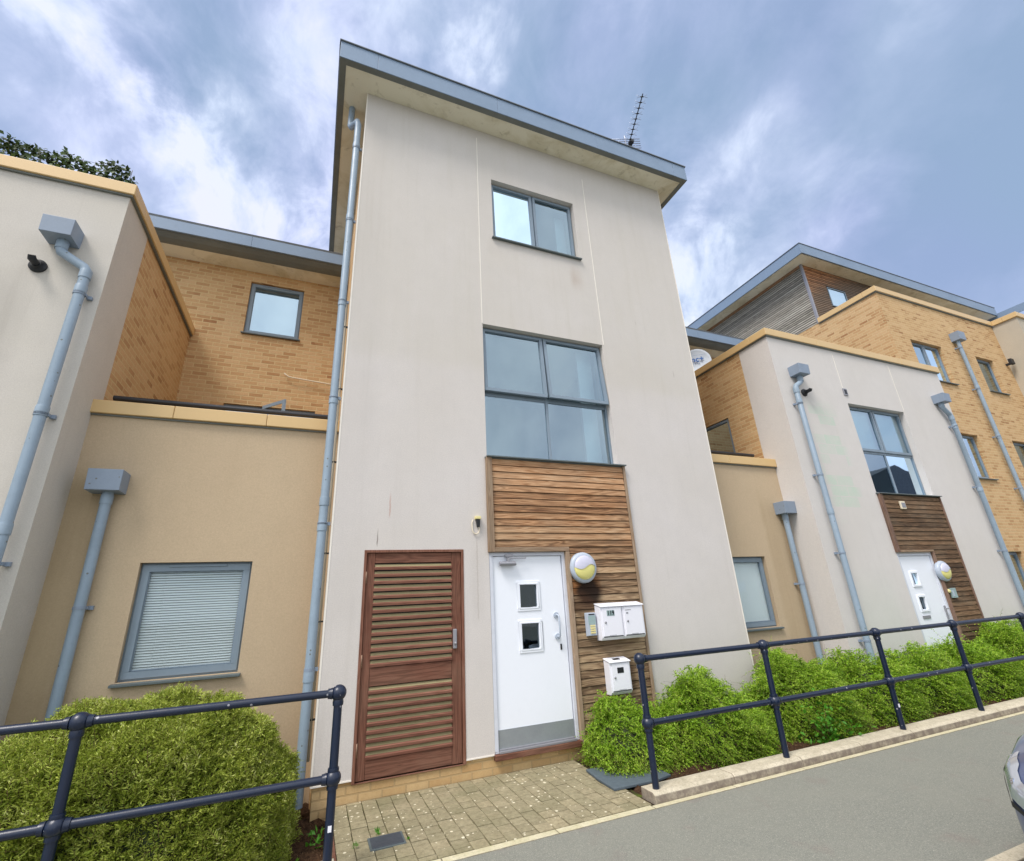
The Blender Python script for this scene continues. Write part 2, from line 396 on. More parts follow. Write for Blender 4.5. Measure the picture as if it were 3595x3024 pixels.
def mat_wood(name, cols, scale=1.0, axis='x', board=.084, stain_tone=False, grey=0.3, weather=None, lowgrey=0):
    m, t = new_mat(name)
    pos = t.geo.outputs['Position']
    rnd = t.geo.outputs['Random Per Island']
    off = t.node('ShaderNodeCombineXYZ'); t.link(t.math('MULTIPLY', rnd, 37.0), off.inputs[0]); t.link(t.math('MULTIPLY', rnd, 91.0), off.inputs[1]); t.link(t.math('MULTIPLY', rnd, 53.0), off.inputs[2])
    p2 = t.vmath('ADD', pos, off.outputs[0])
    sc = {'x': (.8, 7, 11), 'y': (7, .8, 11), 'z': (11, 11, .8)}[axis]
    mp = t.mapping(p2, scale=sc)
    g1 = t.noise(mp, 3.2*scale, 6, .62, .9)
    rings = t.math('FRACT', t.math('MULTIPLY', t.noise(mp, 1.1*scale, 2, .5, .4), 9.0))
    rings = t.math('ABSOLUTE', t.math('SUBTRACT', rings, .5))
    g2 = t.noise(t.mapping(p2, scale=tuple(3*x for x in sc)), 7*scale, 3, .6)
    v = t.math('ADD', t.math('MULTIPLY', g1, .42), t.math('ADD', t.math('MULTIPLY', rings, .62), t.math('MULTIPLY', g2, .22)))
    v = t.math('ADD', v, t.math('MULTIPLY', t.math('SUBTRACT', rnd, .5), .34))
    c = t.ramp(v, [(.18, cols[0]), (.42, cols[1]), (.6, cols[2]), (.85, cols[3])])
    w1 = t.noise(t.mapping(pos, scale=(1, 1, 2.2)), 1.3, 4, .6, .5)
    c = t.mix(t.rng(w1, .42, .68, 0, grey), c, S(142, 128, 108))
    dk = t.noise(t.mapping(p2, scale=tuple(x*.35 for x in sc)), 2.4, 5, .7, .6)
    c = t.mix(t.rng(dk, .58, .76, 0, .6), c, tuple(x*.45 for x in cols[0]))
    if lowgrey:
        xz = t.node('ShaderNodeSeparateXYZ'); t.link(pos, xz.inputs[0])
        zz = t.math('ADD', xz.outputs[2], t.math('MULTIPLY', t.math('SUBTRACT', t.noise(mp, .8, 4), .5), 1.6))
        c = t.mix(t.rng(zz, 1.5, 3.1, lowgrey, .05, True), c, t.mix(t.rng(v, .3, .75), S(92, 76, 58), S(168, 148, 118)))
    if stain_tone:   # scorched/soot shape below the bulkhead lamp, bleached orange beside it; darker ellipses by the mailboxes
        for (cx, cz, rx, rz, col, amt) in stain_tone:
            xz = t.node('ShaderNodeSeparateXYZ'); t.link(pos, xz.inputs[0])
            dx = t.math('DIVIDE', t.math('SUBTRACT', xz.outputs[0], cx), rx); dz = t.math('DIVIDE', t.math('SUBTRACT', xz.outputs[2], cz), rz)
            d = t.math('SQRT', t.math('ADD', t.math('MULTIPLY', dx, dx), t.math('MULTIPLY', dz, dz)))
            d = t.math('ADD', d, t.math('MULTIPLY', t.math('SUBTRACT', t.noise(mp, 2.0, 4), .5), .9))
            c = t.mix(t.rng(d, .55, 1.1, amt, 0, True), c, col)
    if weather:
        xz = t.node('ShaderNodeSeparateXYZ'); t.link(pos, xz.inputs[0])
        hgt = t.math('SUBTRACT', xz.outputs[2], t.math('MULTIPLY', t.math('SUBTRACT', xz.outputs[0], 13.6), .45))
        hgt = t.math('ADD', hgt, t.math('MULTIPLY', t.math('SUBTRACT', w1, .5), 1.2))
        c = t.mix(t.rng(hgt, weather[0], weather[1], .85, 0, True), c, S(104, 96, 86))
    base(t, c, .82, spec=.25)
    bump(t, v, .45, .003)
    return m
CED = (S(102, 70, 48), S(162, 118, 82), S(190, 146, 108), S(212, 176, 140))
CLAD = mat_wood('cedar_boards', CED, stain_tone=[(3.22, 1.86, .26, .17, S(150, 96, 50), .7), (3.27, 1.77, .22, .20, S(34, 22, 14), .97), (3.15, 1.62, .2, .16, S(66, 42, 26), .6), (3.35, 1.15, .55, .09, S(60, 40, 26), .5), (3.72, .75, .12, .3, S(56, 38, 26), .55)], grey=.3, lowgrey=.8)
CLAD2 = mat_wood('cedar_boards_dark', (S(56, 42, 30), S(92, 70, 50), S(114, 88, 64), S(138, 110, 84)), grey=.25)
CLADG = mat_wood('silvered_boards', (S(112, 108, 100), S(148, 144, 134), S(168, 163, 152), S(190, 184, 172)), axis='y', grey=.1)
CLADO = mat_wood('orange_boards', (S(84, 62, 46), S(136, 100, 74), S(164, 124, 92), S(182, 146, 114)), grey=.35)
CLADM = mat_wood('part_silvered_boards', (S(96, 68, 48), S(156, 108, 74), S(186, 134, 94), S(202, 156, 116)), grey=.25, weather=(9.9, 11.0))
TRIM = mat_wood('cedar_trim', (S(120, 100, 80), S(146, 122, 100), S(160, 138, 116), S(172, 150, 130)), axis='z', grey=.4)
TRIMD = mat_wood('weathered_brown_trim', (S(84, 66, 58), S(112, 88, 76), S(128, 102, 88), S(144, 118, 102)), axis='z', grey=.2)
TRIMX = mat_wood('cedar_trim_cross', (S(120, 100, 80), S(146, 122, 100), S(160, 138, 116), S(172, 150, 130)), axis='x', grey=.4)
STAINW = mat_wood('stained_joinery', (S(88, 56, 44), S(114, 75, 60), S(126, 86, 70), S(142, 101, 84)), axis='z', grey=.12)
STAINX = mat_wood('stained_rail', (S(88, 56, 44), S(114, 75, 60), S(126, 86, 70), S(146, 106, 88)), axis='x', grey=.12)
SLAT = mat_wood('stained_slat', (S(104, 67, 56), S(124, 82, 68), S(134, 92, 76), S(146, 104, 88)), axis='x', grey=.04)

def mat_paint(name, col, rough=.5, metal=0.0, grime_tone=.15, gs=6.0, spec=.5, bs=.05, dark=.6):
    m, t = new_mat(name)
    pos = t.geo.outputs['Position']
    n = t.noise(pos, gs, 5, .6)
    c = t.mix(t.rng(n, .42, .75, 0, grime_tone), col, tuple(x*dark for x in col))
    c = t.mix(t.rng(t.noise(pos, gs*9, 3, .6), .5, .8, 0, grime_tone*.6), c, tuple(x*dark*.9 for x in col))
    base(t, c, t.rng(n, .3, .7, rough*.85, min(1, rough*1.25)), metal, spec)
    bump(t, t.noise(pos, 120, 2), bs, .002)
    return m
FRAME = mat_paint('window_frame_grey', S(126, 142, 156), .38, grime_tone=.2)
SILL = mat_paint('sill_grey', S(92, 102, 104), .5, grime_tone=.35)
PIPE = mat_paint('pipe_blue_grey', S(142, 160, 176), .45, grime_tone=.32, gs=3)
HOP = mat_paint('hopper_blue_grey', S(134, 148, 166), .45, grime_tone=.2, gs=4)
FASCIA = mat_paint('fascia_blue_grey', S(124, 144, 168), .5, grime_tone=.18, gs=1.5)
FEDGE = mat_paint('fascia_underside_grey', S(112, 116, 112), .5, grime_tone=.4, gs=3)
COPING = mat_paint('beige_coping', S(212, 180, 128), .42, grime_tone=.12, gs=1.2, dark=.75)
ROOFM = mat_paint('roof_membrane', S(110, 116, 122), .8, grime_tone=.3)
GREYMET = mat_paint('brushed_grey', S(150, 150, 156), .35, metal=.3, grime_tone=.15)
KICK = mat_paint('kick_plate_steel', S(150, 156, 160), .36, metal=.25, grime_tone=.3, gs=5)
DOORW = mat_paint('white_door_paint', S(236, 240, 248), .42, grime_tone=.10, gs=2.2, dark=.8)
DOORF = mat_paint('white_frame_paint', S(208, 212, 222), .5, grime_tone=.4, gs=7, dark=.72)
BOXW = mat_paint('white_powder_coat', S(236, 236, 244), .35, grime_tone=.08, gs=5, dark=.8)
DARKW = mat_paint('dark_batten', S(58, 42, 32), .9, grime_tone=.3)
BLACK = mat_paint('black_plastic', S(28, 30, 34), .45, grime_tone=.1)
RAILM = mat_paint('railing_dark_blue', S(12, 28, 54), .34, grime_tone=.35, gs=20, spec=.6, bs=.2, dark=.55)
def chip_paint(m_, chip, amt=.86):
    t = NT(m_.node_tree); p = [n for n in t.n if n.type == 'BSDF_PRINCIPLED'][0]
    src = p.inputs['Base Color'].links[0].from_socket
    pos = t.node('ShaderNodeNewGeometry').outputs['Position']
    v = t.node('ShaderNodeTexVoronoi'); t.setin(v, 'Vector', pos); v.inputs['Scale'].default_value = 22
    sep = t.node('ShaderNodeSeparateColor'); t.link(v.outputs['Color'], sep.inputs[0])
    k = t.math('MULTIPLY', t.math('LESS_THAN', v.outputs[0], .20), t.math('GREATER_THAN', sep.outputs[0], amt))
    t.link(t.mix(k, src, chip), p.inputs['Base Color'])
chip_paint(RAILM, S(150, 150, 158))
chip_paint(PIPE, S(104, 108, 104), .90)
chip_paint(HOP, S(110, 112, 108), .9)
BLACKR = mat_paint('black_rail_paint', S(40, 40, 46), .4, grime_tone=.2)
HINGE = mat_paint('dull_brass', S(140, 112, 92), .5, metal=.4, grime_tone=.3)
WHITEP = mat_paint('white_bead', S(232, 226, 216), .7, grime_tone=.15)
CABLE = mat_paint('cream_cable', S(226, 214, 190), .6, grime_tone=.1)
KHAKI = mat_paint('khaki_backing', S(152, 140, 104), .8, grime_tone=.3)
LGREY = mat_paint('light_grey_plastic', S(176, 186, 200), .38, grime_tone=.12)
LILAC = mat_paint('lamp_cover_silver', S(196, 196, 214), .3, grime_tone=.15, gs=30)
YELLOW = mat_paint('lamp_lens_yellow', S(232, 224, 142), .3, grime_tone=.06, gs=4)
BTN = mat_paint('cream_button', S(224, 212, 150), .5, grime_tone=.1)
ALU = mat_paint('aerial_aluminium', S(150, 156, 170), .4, metal=.6, grime_tone=.1)
DISHM = mat_paint('dish_white', S(190, 198, 208), .5, grime_tone=.1)
INK = mat_paint('blue_ink', S(34, 84, 150), .6, grime_tone=.0)
RUBBER = mat_paint('rubber', S(22, 22, 24), .8, grime_tone=.2)
SIGNG = mat_paint('pale_sign', S(150, 172, 172), .5, grime_tone=.2)
ROOMW = mat_paint('room_wall', S(206, 222, 222), .9, grime_tone=.05)
ROOMD = mat_paint('room_dark', S(96, 104, 84), .9, grime_tone=.3)
BLINDM = mat_paint('blind_white', S(240, 246, 246), .6, grime_tone=.05)
REDM = mat_paint('red_ornament', S(170, 40, 50), .5)

def mat_soffit():
    m, t = new_mat('soffit_board'); pos = t.geo.outputs['Position']
    c = t.mix(t.rng(t.noise(pos, 1.4, 5, .62, .8), .45, .72), S(232, 226, 206), S(204, 194, 164))
    c = t.mix(t.rng(t.noise(pos, 5, 5, .7, .5), .56, .75, 0, .5), c, S(140, 128, 96))
    base(t, c, .85, spec=.2); return m
SOFFIT = mat_soffit()
def mat_glass(name, tint, gl=.32, fk=1.2):
    m, t = new_mat(name); t.n.remove(t.p)
    g = t.node('ShaderNodeBsdfGlossy'); g.inputs['Roughness'].default_value = .015; g.inputs[0].default_value = (.64, .80, .92, 1)
    tr = t.node('ShaderNodeBsdfTransparent'); tr.inputs[0].default_value = (*tint, 1)
    fr = t.node('ShaderNodeFresnel'); fr.inputs[0].default_value = 1.5
    nz = t.noise(t.geo.outputs['Position'], 1.1, 2)
    b = t.node('ShaderNodeBump'); b.inputs['Strength'].default_value = .05; b.inputs['Distance'].default_value = .02
    t.link(nz, b.inputs['Height']); t.link(b.outputs[0], g.inputs['Normal'])
    f = t.math('ADD', t.math('MULTIPLY', fr.outputs[0], fk), gl, clamp=True)
    mx = t.node('ShaderNodeMixShader'); t.link(f, mx.inputs[0]); t.link(tr.outputs[0], mx.inputs[1]); t.link(g.outputs[0], mx.inputs[2])
    t.link(mx.outputs[0], t.out.inputs[0]); return m
GLASS = mat_glass('window_glass', (.66, .84, .88), .30)
GLASSB = mat_glass('window_glass_bright', (.78, .9, .92), .50)
GLASSD = mat_glass('door_glass', (.35, .38, .3), .10)

def mat_asphalt():
    m, t = new_mat('asphalt'); pos = t.geo.outputs['Position']
    v = t.node('ShaderNodeTexVoronoi'); t.setin(v, 'Vector', pos); v.inputs['Scale'].default_value = 210
    sep = t.node('ShaderNodeSeparateColor'); t.link(v.outputs['Color'], sep.inputs[0])
    c = t.ramp(sep.outputs[0], [(0, S(116, 117, 109)), (.5, S(130, 131, 122)), (.9, S(142, 142, 132)), (1, S(168, 166, 152))])
    c = t.mix(t.rng(t.noise(pos, 1.0, 5, .6, .4), .4, .7, 0, .5), c, S(140, 139, 128))
    c = t.mix(t.rng(t.noise(pos, 2.6, 4, .6), .58, .75, 0, .35), c, S(128, 108, 104))
    base(t, c, .9, spec=.25)
    bump(t, t.math('ADD', t.noise(pos, 260, 2), t.math('MULTIPLY', v.outputs[0], 1.5)), .5, .004); return m
ASPH = mat_asphalt()
def mat_concrete(name, c0, c1, dirty=.5):
    m, t = new_mat(name); pos = t.geo.outputs['Position']
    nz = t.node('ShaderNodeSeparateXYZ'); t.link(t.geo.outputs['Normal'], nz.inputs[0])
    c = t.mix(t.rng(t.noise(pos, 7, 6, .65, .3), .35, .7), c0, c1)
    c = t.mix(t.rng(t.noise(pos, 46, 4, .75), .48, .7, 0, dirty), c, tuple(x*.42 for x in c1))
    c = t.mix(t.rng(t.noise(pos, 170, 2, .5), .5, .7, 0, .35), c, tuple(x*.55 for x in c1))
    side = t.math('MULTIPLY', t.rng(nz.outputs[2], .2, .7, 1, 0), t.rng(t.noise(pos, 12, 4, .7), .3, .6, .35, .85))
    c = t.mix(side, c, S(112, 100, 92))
    base(t, c, .92, spec=.2); bump(t, t.noise(pos, 110, 4, .7), .5, .004); return m
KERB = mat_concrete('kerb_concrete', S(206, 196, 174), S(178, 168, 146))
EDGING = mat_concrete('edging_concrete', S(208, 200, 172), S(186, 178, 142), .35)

def mat_paver():
    m, t = new_mat('block_paver'); pos = t.geo.outputs['Position']; rnd = t.geo.outputs['Random Per Island']
    c = t.ramp(rnd, [(0, S(146, 138, 112)), (.5, S(153, 145, 118)), (.9, S(160, 150, 123)), (1, S(168, 157, 128))])
    c = t.mix(t.rng(t.noise(pos, 26, 5, .7), .35, .7, 0, .65), c, S(98, 88, 66))
    c = t.mix(t.rng(t.noise(pos, 150, 3, .6), .5, .75, 0, .45), c, S(190, 176, 140))
    c = t.mix(t.rng(t.noise(pos, 1.8, 3, .5), .5, .75, 0, .45), c, S(106, 104, 74))
    v = t.node('ShaderNodeTexVoronoi'); t.setin(v, 'Vector', t.vmath('ADD', pos, t.vmath('MULTIPLY', (0, 0, 0), (0, 0, 0)))); v.inputs['Scale'].default_value = 20
    sep = t.node('ShaderNodeSeparateColor'); t.link(v.outputs['Color'], sep.inputs[0])
    rad = t.rng(sep.outputs[0], .2, 1, .0, .27)
    wob = t.math('MULTIPLY', t.math('SUBTRACT', t.noise(pos, 120, 2), .5), .09)
    lich = t.math('LESS_THAN', t.math('ADD', v.outputs[0], wob), t.math('MULTIPLY', rad, t.rng(t.noise(pos, 1.3, 2), .35, .55, .45, 1)))
    c = t.mix(t.math('MULTIPLY', lich, .85), c, S(224, 216, 190))
    base(t, c, .93, spec=.2); bump(t, t.noise(pos, 130, 4, .7), .6, .003); return m
PAVER = mat_paver()
def mat_soil():
    m, t = new_mat('soil_and_bark'); pos = t.geo.outputs['Position']
    c = t.mix(t.rng(t.noise(pos, 30, 6, .7), .35, .65), S(48, 34, 26), S(104, 78, 58))
    v = t.node('ShaderNodeTexVoronoi'); t.setin(v, 'Vector', pos); v.inputs['Scale'].default_value = 60
    c = t.mix(t.math('LESS_THAN', v.outputs[0], .16), c, S(150, 124, 96))
    base(t, c, .95, spec=.1); bump(t, t.noise(pos, 45, 6, .75), 1.0, .03); return m
SOIL = mat_soil()
def mat_joint():
    m, t = new_mat('mossy_joint_sand'); pos = t.geo.outputs['Position']
    c = t.mix(t.rng(t.noise(pos, 5, 5, .7), .45, .62), S(52, 42, 34), S(88, 100, 40))
    base(t, c, .95, spec=.1); return m
JOINT = mat_joint()
def mat_ground():
    m, t = new_mat('rough_ground'); pos = t.geo.outputs['Position']
    c = t.mix(t.rng(t.noise(pos, .2, 6, .6), .4, .6), S(92, 96, 84), S(110, 108, 100))
    base(t, c, .95, spec=.1); return m
GROUND = mat_ground()
def mat_leaf(name, stops, trans=.28, rough=.45, bigscale=3.0):
    m, t = new_mat(name); pos = t.geo.outputs['Position']; rnd = t.geo.outputs['Random Per Island']
    v = t.math('ADD', t.math('MULTIPLY', rnd, .62), t.math('MULTIPLY', t.noise(pos, bigscale*1.8, 4, .6), 1.15))
    v = t.math('SUBTRACT', v, .38)
    c = t.ramp(v, stops)
    base(t, c, rough, spec=.35)
    tl = t.node('ShaderNodeBsdfTranslucent'); t.link(c, tl.inputs[0])
    mx = t.node('ShaderNodeMixShader'); mx.inputs[0].default_value = trans
    t.link(t.p.outputs[0], mx.inputs[1]); t.link(tl.outputs[0], mx.inputs[2]); t.link(mx.outputs[0], t.out.inputs[0]); return m
HEDGE = mat_leaf('hedge_leaf', [(0, S(88, 106, 34)), (.25, S(128, 146, 48)), (.55, S(164, 178, 68)), (.8, S(192, 200, 98)), (1, S(222, 224, 156))])
SHRUB = mat_leaf('shrub_leaf', [(0, S(76, 112, 28)), (.25, S(112, 154, 36)), (.55, S(148, 188, 46)), (.8, S(176, 206, 66)), (1, S(206, 224, 108))])
LUSH = mat_leaf('lush_leaf', [(0, S(60, 110, 30)), (.5, S(84, 150, 40)), (1, S(130, 186, 60))], .3)
IVY = mat_leaf('ivy_leaf', [(0, S(36, 50, 22)), (.4, S(54, 72, 32)), (.75, S(76, 98, 46)), (1, S(120, 142, 80))], .2, .5)
STEM = mat_paint('twig', S(96, 74, 48), .9, grime_tone=.3)
TWIGC = mat_paint('inner_twigs', S(46, 56, 24), .95, grime_tone=.5, gs=30)

# ================================================================== GROUND
m = MB(); m.quad((-400, -400, -.16), (400, -400, -.16), (400, 400, -.16), (-400, 400, -.16)); struct('ground', m, GROUND)
m = MB(); m.box(-60, 70, -3.12, -1.47, -.12, 0); struct('footpath', m, ASPH)
m = MB(); m.box(-60, 70, -30, -3.225, -.14, -.10); struct('road', m, ASPH)
m = MB()
x = -30.0
while x < 40:
    m.box(x+.004, x+.91, -3.22, -3.123, -.13, .006); x += .914
struct('road_kerb', m, KERB, .006)
m = MB()
x = -20.0
while x < 30:
    m.box(x+.003, x+.911, -1.467, -1.412 if not (.33 < x+.5 < 2.9) else -1.395, -.1, .006); x += .914
struct('edging_strip', m, EDGING, .004)
def kerb(name, x0, x1):
    m = MB(); x = x0
    while x < x1-.01:
        e = min(x+.914, x1)
        p = [(x+.003, -1.41, -.1), (x+.003, -1.205, -.1), (x+.003, -1.205, .082), (x+.003, -1.375, .082), (x+.003, -1.404, .062), (x+.003, -1.41, .02)]
        m.prism(p, (e-x-.006, 0, 0)); x = e
    return struct(name, m, KERB, .006)
kerb('bed_kerb', 2.9, 24.0)
kerb('bed_kerb', -9.6+.0, .31)
def soil(name, x0, x1, y0, y1, z):
    nx = int((x1-x0)/.06); ny = int((y1-y0)/.06); m = MB()
    vs = [[(x0+(x1-x0)*i/nx, y0+(y1-y0)*j/ny, z+.05*rng.random()*(0 if i in (0, nx) else 1)+.03*math.sin(i*.3)*math.cos(j*.4)) for j in range(ny+1)] for i in range(nx+1)]
    base_i = 0
    for i in range(nx+1):
        for j in range(ny+1): m.v.append(vs[i][j])
    for i in range(nx):
        for j in range(ny):
            a = i*(ny+1)+j; m.f.append((a, a+ny+1, a+ny+2, a+1)); m.sm.append(True)
    return struct(name, m, SOIL)
soil('planting_bed', 2.93, 24, -1.21, .55, -.02)
soil('planting_bed', -9.5, .30, -1.21, .55, -.10)
# block paving, real blocks with staggered cross joints
m = MB(); CW, BL = .1335, .134
ci = 0; x = .335
while x < 2.99:
    y = -1.392 + (0 if ci % 2 else -BL/2)
    while y < .02:
        a = max(y, -1.392); b = min(y+BL, .0)
        if b-a > .02:
            cx = x+CW/2
            lim = 2.93
            if cx < lim:
                j = [rng.uniform(-.002, .002) for _ in range(4)]
                zz = rng.uniform(.006, .012)
                g = .0034
                m.box(x+g+j[0], x+CW-g+j[1], a+g+j[2], b-g+j[3], -.05, zz)
        y += BL
    x += CW; ci += 1
PV = struct('pavement', m, PAVER, .003)
m = MB(); m.box(.305, 2.93, -1.395, .0, -.09, -.004); struct('paving_bed', m, JOINT)
m = MB(); m.box(.300, .332, -1.40, .0, -.1, .022); tag(m.build('edging_board', STAINW, None, .003), 'thin timber edging board between paving and left soil bed', 'edging board')

# ================================================================== WINDOWS
def frame_ring(m, fn, u0, u1, z0, z1, w, d0, d1, wb=None):
    wb = wb or w
    obox(m, fn, u0, u1, z1-w, z1, d0, d1); obox(m, fn, u0, u1, z0, z0+wb, d0, d1)
    obox(m, fn, u0, u0+w, z0+wb, z1-w, d0, d1); obox(m, fn, u1-w, u1, z0+wb, z1-w, d0, d1)
def window(par, fn, u0, u1, z0, z1, cells, rec=.10, sill=True, fw=.05, tilt=0, vent=False, glass=None, mat=None, sillout=.05, sw=.045, fixedlow=False):
    """cells: list of (ua,ub,za,zb,kind,tilt) in fractions; kind 'sash' or 'fixed'. returns the window frame object"""
    mat = mat or FRAME; glass = glass or GLASS
    m = MB(); frame_ring(m, fn, u0, u1, z0, z1, fw*.6, rec, rec+.07)
    W_, H_ = u1-u0, z1-z0
    us = sorted({c[0] for c in cells}-{0}); zs = sorted({c[2] for c in cells}-{0})
    for a in us: obox(m, fn, u0+W_*a-.02, u0+W_*a+.02, z0+fw*.6, z1-fw*.6, rec+.004, rec+.066)
    for b in zs: obox(m, fn, u0+fw*.6, u1-fw*.6, z0+H_*b-.035, z0+H_*b+.035, rec+.008, rec+.062)
    wobj = m.build('window', mat, par, .004)
    for (a, b, c, d, kind, tl) in cells:
        ua, ub = u0+W_*a+(.012 if a > 0 else fw*.35), u0+W_*b-(.012 if b < 1 else fw*.35)
        za, zb = z0+H_*c+(.012 if c > 0 else fw*.35), z0+H_*d-(.012 if d < 1 else fw*.35)
        if kind == 'sash':
            piv = zb; k = math.tan(math.radians(tl))
            g = lambda u, z, dd, piv=piv, k=k: fn(u, z, dd-(piv-z)*k)
            s = MB(); frame_ring(s, g, ua, ub, za, zb, sw, rec-.018, rec+.03)
            frame_ring(s, g, ua+sw, ub-sw, za+sw, zb-sw, .008, rec-.004, rec+.02)
            so = s.build('sash', mat, wobj, .004)
            p = MB(); A_, B_, C_, D_ = ua+sw*.9, ub-sw*.9, za+sw*.9, zb-sw*.9; p.quad(g(A_, C_, rec+.010), g(B_, C_, rec+.010), g(B_, D_, rec+.010), g(A_, D_, rec+.010)); p.build('pane', glass, wobj)
        else:
            p = MB(); p.quad(fn(ua, za, rec+.022), fn(ub, za, rec+.022), fn(ub, zb, rec+.022), fn(ua, zb, rec+.022)); p.build('pane', glass, wobj)
    if vent:
        v = MB(); um = (u0+u1)/2; wv_ = (u1-u0)*.26
        obox(v, fn, um-wv_, um+wv_, z1-.045, z1-.02, rec-.03, rec+.0); v.build('trickle_vent', mat, wobj, .003)
    if sill:
        s = MB()
        s.hexa([fn(u0-.03, z0-.035, -sillout), fn(u1+.03, z0-.035, -sillout), fn(u1+.03, z0-.02, rec+.03), fn(u0-.03, z0-.02, rec+.03),
                fn(u0-.03, z0-.012, -sillout), fn(u1+.03, z0-.012, -sillout), fn(u1+.03, z0+.004, rec+.03), fn(u0-.03, z0+.004, rec+.03)])
        s.build('sill', SILL, wobj, .003)
    return wobj
def room(par, x0, x1, y0, y1, z0, z1, mat=None, extra=None):
    m = MB()
    m.quad((x0, y1, z0), (x1, y1, z0), (x1, y1, z1), (x0, y1, z1)); m.quad((x0, y0, z0), (x0, y1, z0), (x0, y1, z1), (x0, y0, z1))
    m.quad((x1, y0, z0), (x1, y1, z0), (x1, y1, z1), (x1, y0, z1)); m.quad((x0, y0, z1), (x1, y0, z1), (x1, y1, z1), (x0, y1, z1))
    m.quad((x0, y0, z0), (x1, y0, z0), (x1, y1, z0), (x0, y1, z0))
    if extra:
        for e in extra: m.box(*e)
    return m.build('interior', mat or ROOMW, par)

def coping_run(par, segs, mat=COPING):
    m = MB()
    for s in segs: m.box(*s)
    return m.build('coping', mat, par, .008)
def fascia_box(m, x0, x1, yf, yb, z0, z1, t=.03): m.box(x0, x1, yf, yf+t, z0, z1)

# ================================================================== MIDDLE THREE-STOREY TOWER
TW = thing('apartment_tower', 'tall narrow three storey cream rendered tower with grey overhanging roof in the middle', 'building', (2.98, 0, 0))
TX0, TX1, TZ = .145, 5.82, 9.4
f0 = facing(0.0)
m = MB(); grid_wall(m, f0, TX0, TX1, .19, TZ, .3, [(2.19, 3.745, 7.13, 8.35), (1.96, 3.985, 3.49, 5.495), (1.95, 2.975, .19, 2.27), (.505, 1.63, .19, 2.31)])
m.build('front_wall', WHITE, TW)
m = MB(); m.box(TX0+.012, TX0+.3, .3, 8, -.1, TZ); m.box(TX1-.3, TX1, .3, 8, -.1, TZ); m.box(TX0+.3, TX1-.3, 7.7, 8, -.1, TZ)
m.build('side_wall', BRICK, TW)
m = MB(); m.box(TX0-.004, TX0+.014, -.004, .004, .19, TZ); m.box(TX1-.012, TX1+.004, -.004, .004, .19, TZ)
m.box(TX0, .505, -.006, .012, .18, .192); m.box(1.63, 1.94, -.006, .012, .18, .192); m.build('render_bead', WHITEP, TW)
for (a, z0, z1) in ((1.955, 5.5, 9.2), (4.01, 5.5, 9.02)):
    m = MB(); m.box(a-.007, a+.007, -.004, .002, z0, z1); m.build('movement_joint', WHITEP, TW)
m = MB(); m.box(TX0+.02, .505, .012, .3, -.15, .18); m.box(.505, 1.63, .012, .3, -.15, .150); m.box(1.63, TX1-.02, .012, .3, -.15, .13); m.box(1.63, 1.94, .012, .3, .13, .18); m.box(2.98, TX1-.02, .012, .3, .13, .18)
m.build('plinth', BRICK_PL, TW)
# roof
RX0, RX1, RYF, RYB = -.297, 6.222, -.42, 8.4
m = MB(); m.box(RX0+.09, RX1-.09, RYF+.09, RYB, TZ-.004, TZ+.03); m.build('soffit', SOFFIT, TW)
m = MB(); m.box(RX0+.01, RX1-.01, RYF+.01, RYF+.1, TZ-.012, TZ+.02); m.box(RX0+.01, RX0+.1, RYF+.1, RYB, TZ-.012, TZ+.02); m.box(RX1-.1, RX1-.01, RYF+.1, RYB, TZ-.012, TZ+.02)
m.build('soffit_trim', FEDGE, TW)
m = MB()
xs = [RX0, .25, 2.2, 4.15, 5.9, RX1]
for a, b in zip(xs, xs[1:]): m.box(a+.001, b-.001, RYF, RYF+.03, TZ-.01, TZ+.33)
for a in range(5): m.box(RX0, RX0+.03, RYF+.032+a*1.75, RYF+.03+(a+1)*1.75, TZ-.01, TZ+.33); m.box(RX1-.03, RX1, RYF+.032+a*1.75, RYF+.03+(a+1)*1.75, TZ-.01, TZ+.33)
m.build('fascia', FASCIA, TW, .004)
m = MB(); m.box(RX0+.03, RX1-.03, RYF+.03, RYB, TZ+.08, TZ+.33); m.box(RX0-.015, RX1+.015, RYF-.02, RYF+.06, TZ+.331, TZ+.352); m.box(RX0-.015, RX0+.06, RYF+.06, RYB, TZ+.331, TZ+.352); m.box(RX1-.06, RX1+.015, RYF+.06, RYB, TZ+.331, TZ+.352)
m.build('roof', ROOFM, TW, .004)
# windows
window(TW, f0, 2.19, 3.745, 7.13, 8.35, [(0, .5, 0, 1, 'sash', 1.2), (.5, 1, 0, 1, 'sash', 0)], rec=.10)
window(TW, f0, 1.96, 3.985, 3.49, 5.495, [(0, .49, 0, .475, 'fixed', 0), (.49, 1, 0, .475, 'fixed', 0), (0, .49, .475, 1, 'sash', 3.2), (.49, 1, .475, 1, 'sash', 4.5)], rec=.10, sillout=.035)
room(TW, 1.2, 4.7, .34, 4.2, 6.6, 8.9, ROOMW, [(1.2, 2.2, .8, 2.2, 8.6, 8.9)])
room(TW, 1.2, 4.7, .34, 3.6, 3.3, 5.9, ROOMW, [(2.2, 2.45, 3.4, 3.58, 3.6, 4.5)])
for b6 in ((3.70, 3.97, .36, .40, 3.5, 5.5), (3.55, 3.74, .36, .40, 7.14, 8.3)):
    m = MB(); m.box(*b6); m.build('curtain', BLINDM, TW)
m = MB(); m.ball((2.52, .26, 7.22), .045); m.box(2.3, 2.75, .2, .3, 7.13, 7.15); m.build('window_ledge_ornament', REDM, TW)
